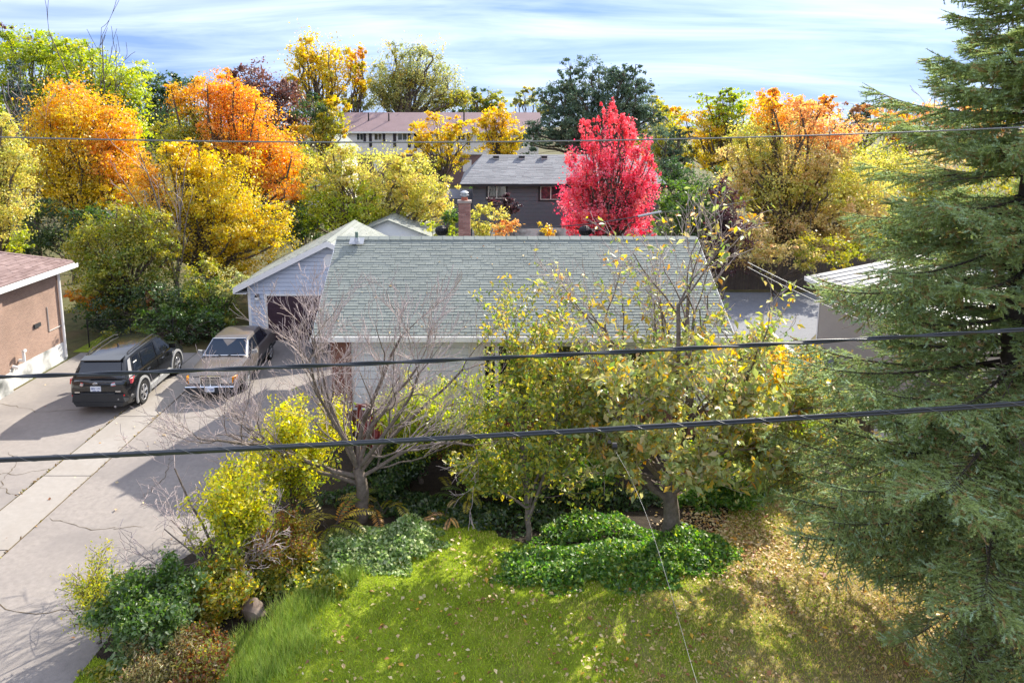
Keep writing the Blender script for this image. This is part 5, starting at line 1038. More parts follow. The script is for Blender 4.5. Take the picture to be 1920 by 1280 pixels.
# --- magnolia with leaves thinning towards the top
rng = np.random.default_rng(206); B = gp(1256, 1008)
t = thing('magnolia_tree', 'spreading magnolia with olive and orange leaves and forked grey trunk', 'tree', (B[0], B[1], 0)); org = np.array([B[0], B[1], 0]); segs, tips = [], []
P = org.copy()
for i in range(5):
    Q = P+np.array([-.012+.02*rng.normal(), .02*rng.normal(), .20]); segs.append((P, Q, .175-.01*i, .175-.01*(i+1), 0)); P = Q
cfg = dict(n=[6, 5, 5, 4], wig=[.09, .12, .12, .10], up=[.07, .05, .06, .05], taper=[.45, .4, .42, .5], start=[1, 1, 0, 0], kids=[.9, 1.0, .7, 0], end=[2, 2, 2, 0], ang=[(.4, .95), (.4, .95), (.35, .8), (.3, .7)], kup=[.10, .14, .18, 0], len=[(.50, .75), (.45, .75), (.40, .65), (0, 0)], kr=[.58, .55, .6, .6])
for (dx, dy, dz, L, r, zo) in [(-.85, -.05, .62, 2.4, .075, -.2), (-.55, .4, .95, 3.2, .07, 0), (-.15, -.2, 1.1, 3.7, .075, 0), (.25, .25, 1.1, 3.7, .075, 0), (.75, -.1, .8, 2.8, .075, -.1), (.95, .3, .55, 2.4, .065, -.1), (-.9, .3, .45, 2.1, .055, -.1), (.5, -.45, .7, 2.6, .06, 0), (-.4, -.5, .7, 2.6, .06, 0), (.1, .3, .9, 3.4, .06, 0), (-1.0, -.3, .22, 1.2, .035, .25), (-.8, -.5, .35, 1.3, .035, .4), (.9, -.4, .35, 1.7, .035, .4), (1.0, .1, .2, 1.4, .035, .3), (.3, -.9, .5, 1.9, .035, .3), (-.3, -.9, .5, 1.9, .035, .3)]:
    dd = np.array([dx, dy, dz]); dd /= np.linalg.norm(dd); grow(rng, P+np.array([0, 0, zo]), dd, L, r, 0, cfg, segs, tips)
segs = [(a, b, max(c, .0055), max(e, .0045), l) for a, b, c, e, l in segs]
skeleton_tree(t, org, segs, 'bark_grey', 'twig', 1)
ctr, lev = [], []
for a, b, r0, r1, l in segs:
    if l < 2 and (l < 1 or r0 > .025): continue
    z = b[2]; f = (.65 if z < 2.0 else 1.0) if z < 3.4 else max(.10, 1.0-(z-3.4)/1.5)
    for _ in range(rng.poisson(2.4*f)): s_ = rng.random(); ctr.append(a+(b-a)*s_+rng.normal(size=3)*.075); lev.append(z)
ctr = np.array(ctr); lev = np.array(lev); hd_ = np.hypot(ctr[:, 0]-org[0], ctr[:, 1]-org[1]); ok = (ctr[:, 2] > .75) & ((ctr[:, 2] > 1.45) | (hd_ > 1.0)); ctr = ctr[ok]; lev = lev[ok]
def magcols(lev):
    n = len(lev); hi = rng.random(n) < np.clip((lev-3.3)/1.8, .03, .55); return np.where(hi[:, None], jitter_cols(PAL['magtop'], n, rng), jitter_cols(PAL['magno'], n, rng))
near = np.argsort(-1.0*(np.abs(lev-4.6) < .8)+rng.random(len(lev))*.3)[:240]; rest = np.setdiff1d(np.arange(len(lev)), near)
V, F, K = leaf_mesh(ctr[rest], .128, magcols(lev[rest]), rng, .5, unit(ctr[rest]-(org+np.array([0, 0, 2.4]))), 2.1, .28, .5)
stuff(link('crown', mesh_np('crown', V-org, F, K), M['glossy'], t))
# the leaves that stand out singly against roof and trees
lm = []
for q in range(10):
    V, F, K = leaf_mesh(np.zeros((1, 3)), .15, jitter_cols(PAL['magtop'] if q < 7 else PAL['magno'], 1, rng), rng, .5, None, 2.1, .28, .5)
    me = mesh_np('leaf', V, F, K); me.materials.append(M['glossy']); lm.append(me)
for i in near:
    o = link('leaf', lm[rng.integers(10)], None, t); o.location = ctr[i]-org; o.rotation_euler = rng.uniform(-.7, .7, 3)+np.array([0, 0, rng.uniform(0, 6.28)])
# --- small leafy tree with thin trunk in front of the window
def leafy_tree(name, label, cat, base_px, base_py, limbs, trunk, cfg, pals, leaf, dens, seed, zc, bark='bark', twig='twig_dark', m='leaf', spread=.07, aspect=1.9, split=0, group=None):
    rng = np.random.default_rng(seed); B = gp(base_px, base_py)
    t = thing(name, label, cat, (B[0], B[1], 0), group=group); org = np.array([B[0], B[1], 0]); segs, tips = [], []; P = org.copy(); h, r = trunk
    for i in range(4):
        Q = P+np.array([.02*rng.normal(), .02*rng.normal(), h/4]); segs.append((P, Q, r*(1-.08*i), r*(1-.08*(i+1)), 0)); P = Q
    for (dx, dy, dz, L, rr, zo) in limbs:
        dd = np.array([dx, dy, dz], float); dd /= np.linalg.norm(dd); grow(rng, P+np.array([0, 0, zo]), dd, L, rr, 0, cfg, segs, tips)
    segs = [(a, b, max(c, .004), max(e, .003), l) for a, b, c, e, l in segs]
    skeleton_tree(t, org, segs, bark, twig, split)
    ctr = []
    for a, b, r0, r1, l in segs[4:]:
        if l < split+1 and l == 0 and rng.random() < .5: continue
        for _ in range(rng.poisson(dens)): ctr.append(a+(b-a)*rng.random()+rng.normal(size=3)*spread)
    ctr = np.array(ctr); ctr = ctr[ctr[:, 2] > .05]; n = len(ctr); hi = np.clip((ctr[:, 2]-zc)/.7+.5, 0, 1)
    col = np.where((rng.random(n) < hi)[:, None], jitter_cols(PAL[pals[1]], n, rng), jitter_cols(PAL[pals[0]], n, rng))
    V, F, K = leaf_mesh(ctr, leaf, col, rng, .4, None, aspect, .22, .4)
    stuff(link('crown', mesh_np('crown', V-org, F, K), M[m], t)); return t
c3 = dict(n=[5, 4, 4], wig=[.10, .14, .14], up=[.06, .03, .02], taper=[.4, .4, .4], start=[0, 0, 0], kids=[1.3, 1.2, 0], end=[2, 2, 0], ang=[(.4, 1.0), (.4, 1.1), (.4, 1)], kup=[.05, .03, 0], len=[(.40, .65), (.4, .7), (0, 0)], kr=[.5, .55, .6])
def fan(n, spread, dz, L, r, seed, zo=0.0):
    q = random.Random(seed); return [(spread*math.cos(2*math.pi*i/n+q.random())*q.uniform(.5, 1), spread*math.sin(2*math.pi*i/n+q.random())*q.uniform(.5, 1), dz, L*q.uniform(.75, 1.15), r, zo*q.random()) for i in range(n)]
leafy_tree('small_tree', 'slim tree with yellow-green leaves hiding the front window', 'tree', 991, 1012, fan(7, .24, 1.0, 2.3, .035, 1, -.5)+[(-.9, 0, .6, 1.2, .03, -.2), (.4, .1, .4, .8, .03, 0), (.1, .1, 1.2, 2.9, .04, 0)], (.9, .06), c3, ('leafy', 'leafor'), .09, 5.2, 301, 3.4, bark='bark_grey')
leafy_tree('tall_shrub', 'light yellow-green shrub against the pale siding behind the bare tree', 'shrub', 790, 905, fan(7, .42, 1.0, 1.35, .03, 2), (.3, .06), c3, ('ygreen', 'pale'), .075, 4.5, 302, 2.2)
leafy_tree('tall_shrub', 'light yellow-green shrub trailing under the window sill', 'shrub', 865, 905, fan(7, .6, .8, 1.35, .025, 3), (.2, .05), c3, ('leafy', 'ygreen'), .075, 5.5, 303, 1.4)
leafy_tree('yellow_shrub', 'upright yellow shrub beside the driveway shadow', 'shrub', 455, 1080, fan(10, .34, 1.1, 1.35, .018, 4), (.1, .05), c3, ('ygreen', 'lemon'), .07, 4.6, 304, 1.1)
leafy_tree('yellow_shrub', 'yellow-green shrub left of the bare tree trunk', 'shrub', 548, 965, fan(9, .38, 1.1, 1.5, .018, 5), (.1, .05), c3, ('ygreen', 'lemon'), .075, 6.0, 305, .9)
leafy_tree('yellow_shrub', 'thin upright yellow shrub at driveway edge by the lower left', 'shrub', 190, 1205, fan(7, .10, 1.3, .95, .009, 6), (.1, .02), c3, ('ygreen', 'lemon'), .04, 3.2, 306, .9)
leafy_tree('green_bush', 'rounded blue-green bush at the lower left corner', 'bush', 290, 1215, fan(16, .9, .8, .80, .014, 7), (.08, .04), c3, ('bluegrn', 'green'), .065, 9.5, 307, .8, spread=.06)
leafy_tree('olive_bush', 'low yellow-olive bush left of the boulder', 'bush', 415, 1155, fan(12, .9, .7, .62, .012, 8), (.06, .03), c3, ('sumac', 'leafy'), .065, 7.0, 308, .7, spread=.06)
leafy_tree('rust_bush', 'low rusty brown and green bush at the bottom left', 'bush', 395, 1262, fan(12, 1.0, .5, .42, .008, 9), (.05, .03), c3, ('rust', 'leafy'), .05, 4.5, 309, .7, spread=.06)
leafy_tree('straw_bush', 'dry straw coloured weeds at the bottom left edge', 'weeds', 300, 1275, fan(14, 1.2, .6, .50, .006, 19), (.04, .02), c3, ('straw', 'rust'), .06, 3.0, 310, .7, spread=.06, aspect=4)
leafy_tree('brown_weeds', 'brown seedy weeds below the yellow shrub', 'weeds', 530, 1060, fan(16, 1.1, .8, .62, .006, 20), (.04, .02), c3, ('sumac', 'rust'), .05, 4.0, 311, .6, spread=.06)
leafy_tree('green_shrub', 'low green shrub at the foot of the deck behind the slim tree', 'shrub', 930, 925, fan(10, .9, .7, .9, .014, 21), (.06, .03), c3, ('leafy', 'leafy'), .075, 6.0, 312, .9)
leafy_tree('green_shrub', 'green shrub under the magnolia at the deck', 'shrub', 1120, 915, fan(10, .9, .8, 1.0, .014, 22), (.06, .03), c3, ('cover', 'leafy'), .075, 6.0, 313, 1.0)
leafy_tree('green_shrub', 'bright green shrub right of the magnolia trunk', 'shrub', 1370, 930, fan(12, 1.0, .8, 1.0, .014, 23), (.06, .03), c3, ('cover', 'ygreen'), .075, 6.5, 314, 1.0)
leafy_tree('green_shrub', 'yellow-green shrub between magnolia and spruce', 'shrub', 1450, 880, fan(12, 1.0, .8, 1.2, .014, 24), (.06, .03), c3, ('leafy', 'ygreen'), .08, 6.5, 315, 1.0)
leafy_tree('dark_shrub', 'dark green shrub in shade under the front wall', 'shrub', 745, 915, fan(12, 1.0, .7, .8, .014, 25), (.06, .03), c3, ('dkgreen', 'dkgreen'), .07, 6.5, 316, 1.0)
leafy_tree('red_bush', 'small crimson bush glowing behind the spruce boughs', 'bush', 1775, 850, fan(9, .8, .9, .75, .014, 26), (.06, .03), c3, ('red', 'red'), .08, 6.5, 317, 1.0)
leafy_tree('yellow_shrub', 'olive shrub at the house corner beside the side fence', 'shrub', 1480, 800, fan(10, .8, 1.0, 1.3, .018, 27), (.1, .04), c3, ('olive', 'yellow'), .09, 5.5, 318, 1.2)
# --- leafless shrub over the driveway
rng = np.random.default_rng(404); B = gp(440, 1092)
t = thing('bare_shrub', 'leafless grey shrub arching over the driveway edge', 'shrub', (B[0], B[1], 0)); org = np.array([B[0], B[1], 0]); segs, tips = [], []
cfg = dict(n=[6, 5, 4, 3], wig=[.13, .16, .16, .14], up=[-.01, .0, .01, 0], taper=[.4, .4, .4, .4], start=[1, 0, 0, 0], kids=[.9, .9, .5, 0], end=[2, 2, 1, 0], ang=[(.4, 1.1), (.4, 1.0), (.4, 1), (.3, 1)], kup=[.02, .02, 0, 0], len=[(.4, .65), (.4, .7), (.4, .7), (0, 0)], kr=[.5, .5, .6, .6])
for (dx, dy, dz, L, r) in [(-.75, .3, .75, 2.2, .03), (-1.0, .0, .38, 2.1, .026), (-.6, -.4, .5, 1.5, .022), (-.9, .5, .5, 1.9, .024), (-.2, .1, 1.0, 1.3, .022), (.45, .2, .6, 1.2, .02), (.2, -.3, .7, 1.0, .018)]:
    dd = np.array([dx, dy, dz]); dd /= np.linalg.norm(dd); grow(rng, org+np.array([0, 0, .1]), dd, L, r, 0, cfg, segs, tips)
segs = [(a, b, max(c, .0050), max(e, .0042), l) for a, b, c, e, l in segs if min(a[2], b[2]) > 0]
segs.insert(0, (org, org+np.array([0, 0, .2]), .04, .035, 0))
skeleton_tree(t, org, segs, 'bark_grey', 'twig', 0)
# --- leafless poplar spikes and grey snag on the left
def snag(label, px, base_Y, limbs, seed, twig='twig_dark', bark='bark_grey', h=2.0, r=.08, name='bare_tree'):
    rng = np.random.default_rng(seed); x = at(px, 400, base_Y)[0]; org = np.array([x, base_Y, 0]); t = thing(name, label, 'tree', (x, base_Y, 0)); segs, tips = [], []
    segs.append((org, org+np.array([0, 0, h]), r, r*.8, 0))
    cfg = dict(n=[7, 4, 3], wig=[.05, .10, .1], up=[.03, .08, .08], taper=[.25, .3, .4], start=[1, 0, 0], kids=[.8, .5, 0], end=[1, 1, 0], ang=[(.3, .7), (.3, .8), (.3, .8)], kup=[.1, .1, 0], len=[(.2, .4), (.4, .7), (0, 0)], kr=[.45, .5, .6])
    for (dx, dy, dz, L, rr) in limbs:
        dd = np.array([dx, dy, dz], float); dd /= np.linalg.norm(dd); grow(rng, org+np.array([0, 0, h]), dd, L, rr, 0, cfg, segs, tips)
    k = base_Y/683*.24
    segs = [(a, b, max(c, k), max(e, k), l) for a, b, c, e, l in segs]; skeleton_tree(t, org, segs, bark, twig, 0)
snag('leafless grey tree standing in front of the golden maple', 322, 26.3, [(-.35, 0, 1, 4.4, .06), (.05, .1, 1, 4.6, .06), (-.8, .1, .8, 3.4, .045), (.4, 0, 1, 3.2, .045), (-.15, -.1, 1, 5.2, .06)], 501, twig='twig', h=1.6, r=.11)
snag('tall leafless poplar spikes above the lime locust', 205, 48, [(-.02, 0, 1, 12.6, .10), (.09, 0, 1, 12.2, .10), (.03, .1, 1, 10.5, .08), (-.10, 0, 1, 10.5, .08), (.16, 0, 1, 9.5, .08)], 502, h=1.5, r=.2)
snag('pale leafless stems beside the grey-blue spruce', 70, 35, [(-.25, 0, 1, 7.5, .05), (-.12, 0, 1, 7.8, .05), (.03, 0, 1, 7.0, .05), (-.4, 0, 1, 6.8, .05)], 503, twig='twig', h=.8, r=.12)
snag('small leafless pale tree in the rusty woodland', 1588, 60, [(-.3, 0, 1, 5, .08), (.2, 0, 1, 5, .08), (0, 0, 1, 5.5, .08), (.5, 0, 1, 4.6, .08), (-.6, 0, 1, 4.2, .07)], 504, twig='twig', h=1.4, r=.14)
snag('leafless twiggy tree right of the far golden woodland', 1745, 80, [(-.3, 0, 1, 9, .1), (.2, 0, 1, 9, .1), (0, 0, 1, 10, .1), (.5, 0, 1, 8, .1)], 505, twig='twig', h=1.8, r=.18)
# ------------------------------------------------------------------ big spruce at right
def bough_mesh(seed, L=3.0, name='bough', dens=1.0):
    rng = np.random.default_rng(seed); tw0, tw1, tr0, tr1 = [], [], [], []; SP, SD, SL = [], [], []
    def axis(s): return np.array([L*s*(1-.02*s), .06*math.sin(3*s+seed), L*(-.26*s+.20*s*s*s)])
    N = 30
    for i in range(N):
        a, b = axis(i/N), axis((i+1)/N); tw0.append(a); tw1.append(b); tr0.append(.026*(1-i/N)+.005); tr1.append(.026*(1-(i+1)/N)+.005)
        s = (i+.5)/N
        if s < .14: continue
        wlen = L*(.34*(math.sin(min(1, s*1.25)*math.pi*.62)**.8)*(1-s)**.55+.05)
        for sd in (-1, 1):
            if rng.random() < .12: continue
            ln = wlen*rng.uniform(.7, 1.15); dirv = unit(np.array([.75, sd*1.0, -.25+.12*rng.normal()])); p = a.copy(); m = max(3, int(ln/.075)); st_ = ln/m
            for k in range(m):
                dirv = unit(dirv+np.array([.04, 0, -.05+.02*k/m])+rng.normal(size=3)*.05); q = p+dirv*st_
                tw0.append(p); tw1.append(q); tr0.append(.006*(1-k/m)+.0025); tr1.append(.006*(1-(k+1)/m)+.0025)
                SP.append(p); SD.append(dirv); SL.append(st_*1.15)
                for s2 in (-1, 1):
                    if rng.random() < .78:
                        side = np.cross(dirv, [0, 0, 1.0]); dv = unit(dirv*.8+s2*side*.75+np.array([0, 0, .12+.2*rng.normal()])); SP.append(q); SD.append(dv); SL.append(rng.uniform(.07, .16))
                if rng.random() < .35: SP.append(q); SD.append(unit(np.array([.3*rng.normal(), .3*rng.normal(), -1]))); SL.append(rng.uniform(.06, .16))
                p = q
            SP.append(p); SD.append(unit(dirv+np.array([0, 0, .25]))); SL.append(.14)
        SP.append(a); SD.append(unit(b-a)); SL.append(L/N*1.2)
    SP.append(axis(1)); SD.append(unit(axis(1)-axis(.97))); SL.append(.18)
    SP = np.array(SP); SD = np.array(SD); SL = np.array(SL); n = len(SP); per = int(32*dens)
    base = np.repeat(SP, per, 0); D = np.repeat(SD, per, 0); Ls = np.repeat(SL, per); tt = rng.random(n*per)
    R = rng.normal(size=(n*per, 3)); R = unit(R-D*(R*D).sum(1)[:, None]); R[:, 2] += .25
    p0 = base+D*(Ls*tt)[:, None]; tip = p0+(R*.75+D*.75)*rng.uniform(.022, .036, n*per)[:, None]; side = np.cross(unit(tip-p0), rng.normal(size=(n*per, 3))); side = unit(side)*.0042
    V = np.stack([p0-side, p0+side, tip], 1).reshape(-1, 3); F = np.arange(n*per*3).reshape(-1, 3)
    kind = rng.random(n)
    c1 = s2l((146, 164, 102)); c2 = s2l((174, 190, 118)); c3_ = s2l((188, 210, 176)); c4 = s2l((176, 154, 102))
    tipness = np.clip((SP[:, 0]/L)*.8+np.abs(SP[:, 1])*.5, 0, 1)
    cs = c1+(c2-c1)*rng.random((n, 1)); fresh = rng.random(n) < tipness*.55; cs[fresh] = c3_+(c2-c3_)*rng.random((fresh.sum(), 1)); old = (rng.random(n) < .13); cs[old] = c4
    K = np.repeat(np.repeat(cs, per, 0)*rng.uniform(.8, 1.2, (n*per, 1)), 3, 0)
    # soft green core of every shoot
    e1 = unit(np.cross(SD, rng.normal(size=(n, 3)))); e2 = np.cross(SD, e1); rc = .0095; mid = SP+SD*(SL*.45)[:, None]; end = SP+SD*(SL*1.08)[:, None]
    ring = [mid+(math.cos(q)*e1+math.sin(q)*e2)*rc for q in (0, 2.094, 4.189)]
    V2 = np.stack([SP, ring[0], ring[1], ring[2], end], 1).reshape(-1, 3); ii = (np.arange(n)*5)[:, None]
    F2 = np.concatenate([ii+np.array([[a, b, c]]) for a, b, c in ((0, 2, 1), (0, 3, 2), (0, 1, 3), (4, 1, 2), (4, 2, 3), (4, 3, 1))])
    F = np.concatenate([F, F2+len(V)]); V = np.concatenate([V, V2]); K = np.concatenate([K, np.repeat(cs*.8, 5, 0)])
    me = mesh_np(name, V, F, np.clip(K, .004, .8)); me.materials.append(M['needle'])
    V, F = segs_np(tw0, tw1, tr0, tr1, 4); mt = mesh_np('stem', V, F, smooth=True); mt.materials.append(M['bark_dark'])
    return me, mt
BOUGH = [bough_mesh(900+i) for i in range(4)]; SMALL = [bough_mesh(950+i, 1.5) for i in range(2)]
B = gp(1832, 1245)
sp = thing('spruce_tree', 'tall dark green spruce filling the right side of the picture', 'tree', (B[0], B[1], 0))
pts = np.array([(0.04*math.sin(z*.7), .04*math.cos(z*.9), z) for z in np.linspace(-.05, 13.6, 28)]); rad = np.interp(pts[:, 2], [-.05, .4, 3, 13.6], [.36, .27, .21, .02])
V, F = tube_np(pts, rad, 14); link('trunk', mesh_np('trunk', V, F, smooth=True), M['bark_dark'], sp)
rng = np.random.default_rng(77); z = 1.5; k = 0
while z < 13.2:
    nb = 7 if 2.5 < z < 9 else 6; a0 = rng.uniform(0, 6.28)
    Lmax = np.interp(z, [1.0, 2.2, 3.2, 4.7, 6.2, 7.8, 9, 13.2], [2.9, 3.25, 2.9, 2.6, 2.35, 1.95, 1.5, .35])
    for i in range(nb):
        a = a0+2*math.pi*i/nb+rng.normal()*.18; L = Lmax*rng.uniform(.6, 1.18)
        me, mt = (BOUGH[rng.integers(4)], None)[0] if L > 1.9 else SMALL[rng.integers(2)]
        L0 = 3.0 if L > 1.9 else 1.5; s_ = L/L0
        o = link('bough', me, None, sp); o.location = (0, 0, z+rng.normal()*.08); pit = np.interp(z, [1, 4, 8, 13], [.10, .0, -.12, -.55])+rng.normal()*.08
        o.rotation_euler = (rng.normal()*.12, pit, a); o.scale = (s_, s_*rng.uniform(.85, 1.1), s_)
        q = link('stem', mt, None, o)
    z += np.interp(z, [1, 4, 8, 13], [.30, .33, .31, .25])
# dead grey twigs near the trunk
segs = []; tips = []
cfg = dict(n=[5, 4, 3], wig=[.1, .15, .15], up=[-.02, 0, 0], taper=[.3, .3, .4], start=[1, 0, 0], kids=[1.0, .8, 0], end=[2, 1, 0], ang=[(.4, 1.1), (.4, 1.1), (.3, 1)], kup=[0, 0, 0], len=[(.3, .5), (.4, .7), (0, 0)], kr=[.5, .6, .6])
for i in range(34):
    a = rng.uniform(0, 6.28); zz = rng.uniform(.9, 7.5); d = np.array([math.cos(a), math.sin(a), -.15]); d /= np.linalg.norm(d); grow(rng, np.array([0, 0, zz]), d, rng.uniform(1.0, 2.2), .016, 0, cfg, segs, tips)
V, F = segs_np([s[0] for s in segs], [s[1] for s in segs], [max(s[2], .004) for s in segs], [max(s[3], .003) for s in segs], 4); stuff(link('dead_twigs', mesh_np('dead_twigs', V, F), M['bark_grey'], sp))
# ------------------------------------------------------------------ sumac style fronds
def frond_plant(label, px, py, n, L, palname, seed, dz=.7, group='feathery plants in the front bed'):
    rng = np.random.default_rng(seed); B = gp(px, py); t = thing('sumac_plant', label, 'plant', (B[0], B[1], 0), group=group); ctrV, ctrF, cols, off = [], [], [], 0; s0, s1, sr = [], [], []
    for i in range(n):
        a = 2*math.pi*i/n+rng.normal()*.3; d = unit(np.array([math.cos(a), math.sin(a), dz*rng.uniform(.6, 1.6)])); p = np.array([rng.normal()*.12, rng.normal()*.12, .05]); Lf = L*rng.uniform(.7, 1.25); m = 15; P = PAL[palname]; base = jitter_cols(P, 1, rng)[0]
        stem = rng.uniform(.1, .5)*L
        q = p+unit(d+np.array([0, 0, .6]))*stem; s0.append(p); s1.append(q); sr.append(.008); p = q
        for k in range(m):
            d = unit(d+np.array([0, 0, -.09])); q = p+d*(Lf/m); s0.append(p); s1.append(q); sr.append(.004)
            side = unit(np.cross(d, [0, 0, 1.0])); up = np.cross(side, d); ll = .15*Lf/.9*math.sin(math.pi*(.12+.85*k/m))**.7+.02
            for sd in (-1, 1):
                dv = unit(side*sd+d*.45-up*.15+rng.normal(size=3)*.08); w = np.cross(dv, up)*ll*.15
                mid = q+dv*ll*.5; ctrV += [q, mid+w, q+dv*ll-up*ll*.15, mid-w]; ctrF.append((off, off+1, off+2, off+3)); off += 4; cols += [base*rng.uniform(.8, 1.2)]*4
            p = q
    stuff(link('fronds', mesh_np('fronds', np.array(ctrV), np.array(ctrF), np.clip(np.array(cols), 0, .9)), M['leaf'], t))
    V, F = segs_np(s0, s1, sr, sr, 4); stuff(link('stem', mesh_np('stem', V, F), M['twig_dark'], t))
frond_plant('yellow-green feathery plant left of the bare tree trunk', 620, 1000, 12, .85, 'sumac', 1)
frond_plant('yellow-green feathery plant nearest the yellow shrub', 560, 1030, 12, .75, 'sumac', 2)
frond_plant('feathery plant right beside the bare tree trunk', 715, 965, 8, .6, 'sumac', 3)
frond_plant('feathery green plant in shade below the deck middle', 870, 950, 9, .65, 'leafy', 4)
frond_plant('small feathery plant left of the boulder near the driveway', 370, 1140, 10, .6, 'sumac', 5)
frond_plant('feathery plant with salmon leaves in the shaded bed', 828, 975, 7, .4, 'orpink', 6)
# ------------------------------------------------------------------ ground cover, grass, fallen leaves
def cover_patch(name, label, polys, palname, n, leaf, h, seed, lump=.5):
    rng = np.random.default_rng(seed); Cn = []
    for (cx, cy, rx, ry) in polys:      # image-space ellipses laid on the ground
        c = gp(cx, cy); a = gp(cx-rx, cy); b = gp(cx+rx, cy); f = gp(cx, cy-ry); g_ = gp(cx, cy+ry); ex_ = (b[0]-a[0])/2; ey_ = (f[1]-g_[1])/2; m = int(n*rx*ry/sum(p[2]*p[3] for p in polys))
        r = np.sqrt(rng.random(m)); th_ = rng.uniform(0, 6.283, m); r = r*(1+.18*np.sin(th_*5+seed)+.1*np.sin(th_*11))
        x = c[0]+ex_*r*np.cos(th_); y = c[1]+ey_*r*np.sin(th_)
        bx_ = c[0]+ex_*rng.uniform(-.9, .9, 16); by_ = c[1]+ey_*rng.uniform(-.9, .9, 16); bh_ = rng.uniform(.35, 1.1, 16); bw_ = rng.uniform(.12, .32, 16)
        hh = h*(np.clip(1-r**3, 0.12, 1))*(.35+.65*np.max(bh_[None]*np.exp(-((x[:, None]-bx_)**2+(y[:, None]-by_)**2)/(2*bw_**2)[None]), axis=1))*rng.uniform(.7, 1.25, m)
        Cn.append(np.stack([x, y, np.maximum(.02, hh*(.35+.65*rng.random(m)**.5))], 1))
    Cn = np.concatenate(Cn); V, F, K = leaf_mesh(Cn, leaf, jitter_cols(PAL[palname], len(Cn), rng), rng, .9, None, 1.5, .2, .2)
    o = link(name, mesh_np(name, V, F, K), M['leaf']); tag(o, label, 'ground cover', None, 'stuff'); return o
cover_patch('ground_cover', 'silvery green leafy ground cover below the bare tree', [(705, 1030, 110, 45), (640, 1055, 60, 40), (770, 1005, 50, 30)], 'covlight', 9500, .068, .36, 1)
cover_patch('ground_cover', 'glossy green ground cover island round the magnolia trunk', [(1150, 1060, 190, 45), (1290, 1035, 90, 38), (1030, 1070, 100, 40), (1110, 1000, 110, 30)], 'cover', 19000, .066, .38, 2)
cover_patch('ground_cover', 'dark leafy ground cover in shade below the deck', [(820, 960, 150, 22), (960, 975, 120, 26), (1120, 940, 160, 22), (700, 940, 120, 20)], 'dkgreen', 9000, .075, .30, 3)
cover_patch('ground_cover', 'bright green ground cover between magnolia and spruce', [(1380, 920, 90, 28), (1450, 890, 60, 24), (1330, 945, 70, 18)], 'cover', 6000, .08, .40, 4)
cover_patch('ground_cover', 'mixed green weeds between the yellow shrubs', [(590, 1070, 60, 30), (520, 1100, 70, 24), (480, 1075, 60, 24), (610, 1110, 50, 18)], 'leafy', 5000, .07, .30, 5)
cover_patch('ground_cover', 'low weeds along the driveway edge bottom left', [(250, 1265, 90, 26), (330, 1180, 70, 30), (420, 1120, 60, 22), (400, 1230, 60, 30)], 'leafy', 5000, .06, .22, 6)
def patchy(x, y): return np.sin(x*1.7+1.3)*np.sin(y*2.1+.4)+.6*np.sin(x*3.9+y*2.7)+.4*np.sin(x*7.3-y*6.1)
def grass_blades(name, label, n, area, hgt, seed, green=None, dens=None, wid=.006):
    rng = np.random.default_rng(seed); x = rng.uniform(area[0], area[1], n); y = rng.uniform(area[2], area[3], n)
    ok = np.ones(n, bool)
    if dens is not None: ok = dens(x, y) > rng.random(n)
    x, y = x[ok], y[ok]; n = len(x)
    dry = np.clip((x+1.0)/6.5+.22*patchy(x, y)-.12, 0, 1); isdry = rng.random(n) < dry*.8
    g1, g2, d1, d2 = s2l((192, 208, 52)), s2l((134, 164, 44)), s2l((226, 202, 136)), s2l((196, 178, 100))
    t_ = rng.random((n, 1)); col = np.where(isdry[:, None], d1+(d2-d1)*t_, g1+(g2-g1)*t_)*LEAFV*rng.uniform(.75, 1.2, (n, 1))
    h = hgt*rng.uniform(.5, 1.3, n); a = rng.uniform(0, 6.283, n); lean = rng.normal(size=(n, 2))*h[:, None]*.55; w = wid*rng.uniform(.7, 1.4, n)
    P = np.stack([x, y, np.full(n, .004)], 1); s_ = np.stack([np.cos(a)*w, np.sin(a)*w, np.zeros(n)], 1); tip = P+np.stack([lean[:, 0], lean[:, 1], h], 1)
    V = np.stack([P-s_, P+s_, tip], 1).reshape(-1, 3); F = np.arange(3*n).reshape(-1, 3)
    return tag(link(name, mesh_np(name, V, F, np.repeat(col, 3, 0)), M['grass']), label, 'grass', None, 'stuff')
bedp = np.array(bed)
def inside(poly, x, y):
    c = np.zeros(len(x), bool); j = len(poly)-1
    for i in range(len(poly)):
        xi, yi = poly[i]; xj, yj = poly[j]
        c ^= ((yi > y) != (yj > y)) & (x < (xj-xi)*(y-yi)/(yj-yi+1e-12)+xi); j = i
    return c
drv = np.array(edge+[(-20, 2), (-20, 24)])
lawn = lambda x, y: (~inside(bedp, x, y) & ~inside(drv, x, y)).astype(float)*np.where(y < 14.2, 1, .35)
grass_blades('lawn_grass', 'short lawn grass, lush green at left and straw dry at right', 250000, (-6, 10, 7.2, 15.5), .042, 1, dens=lawn)
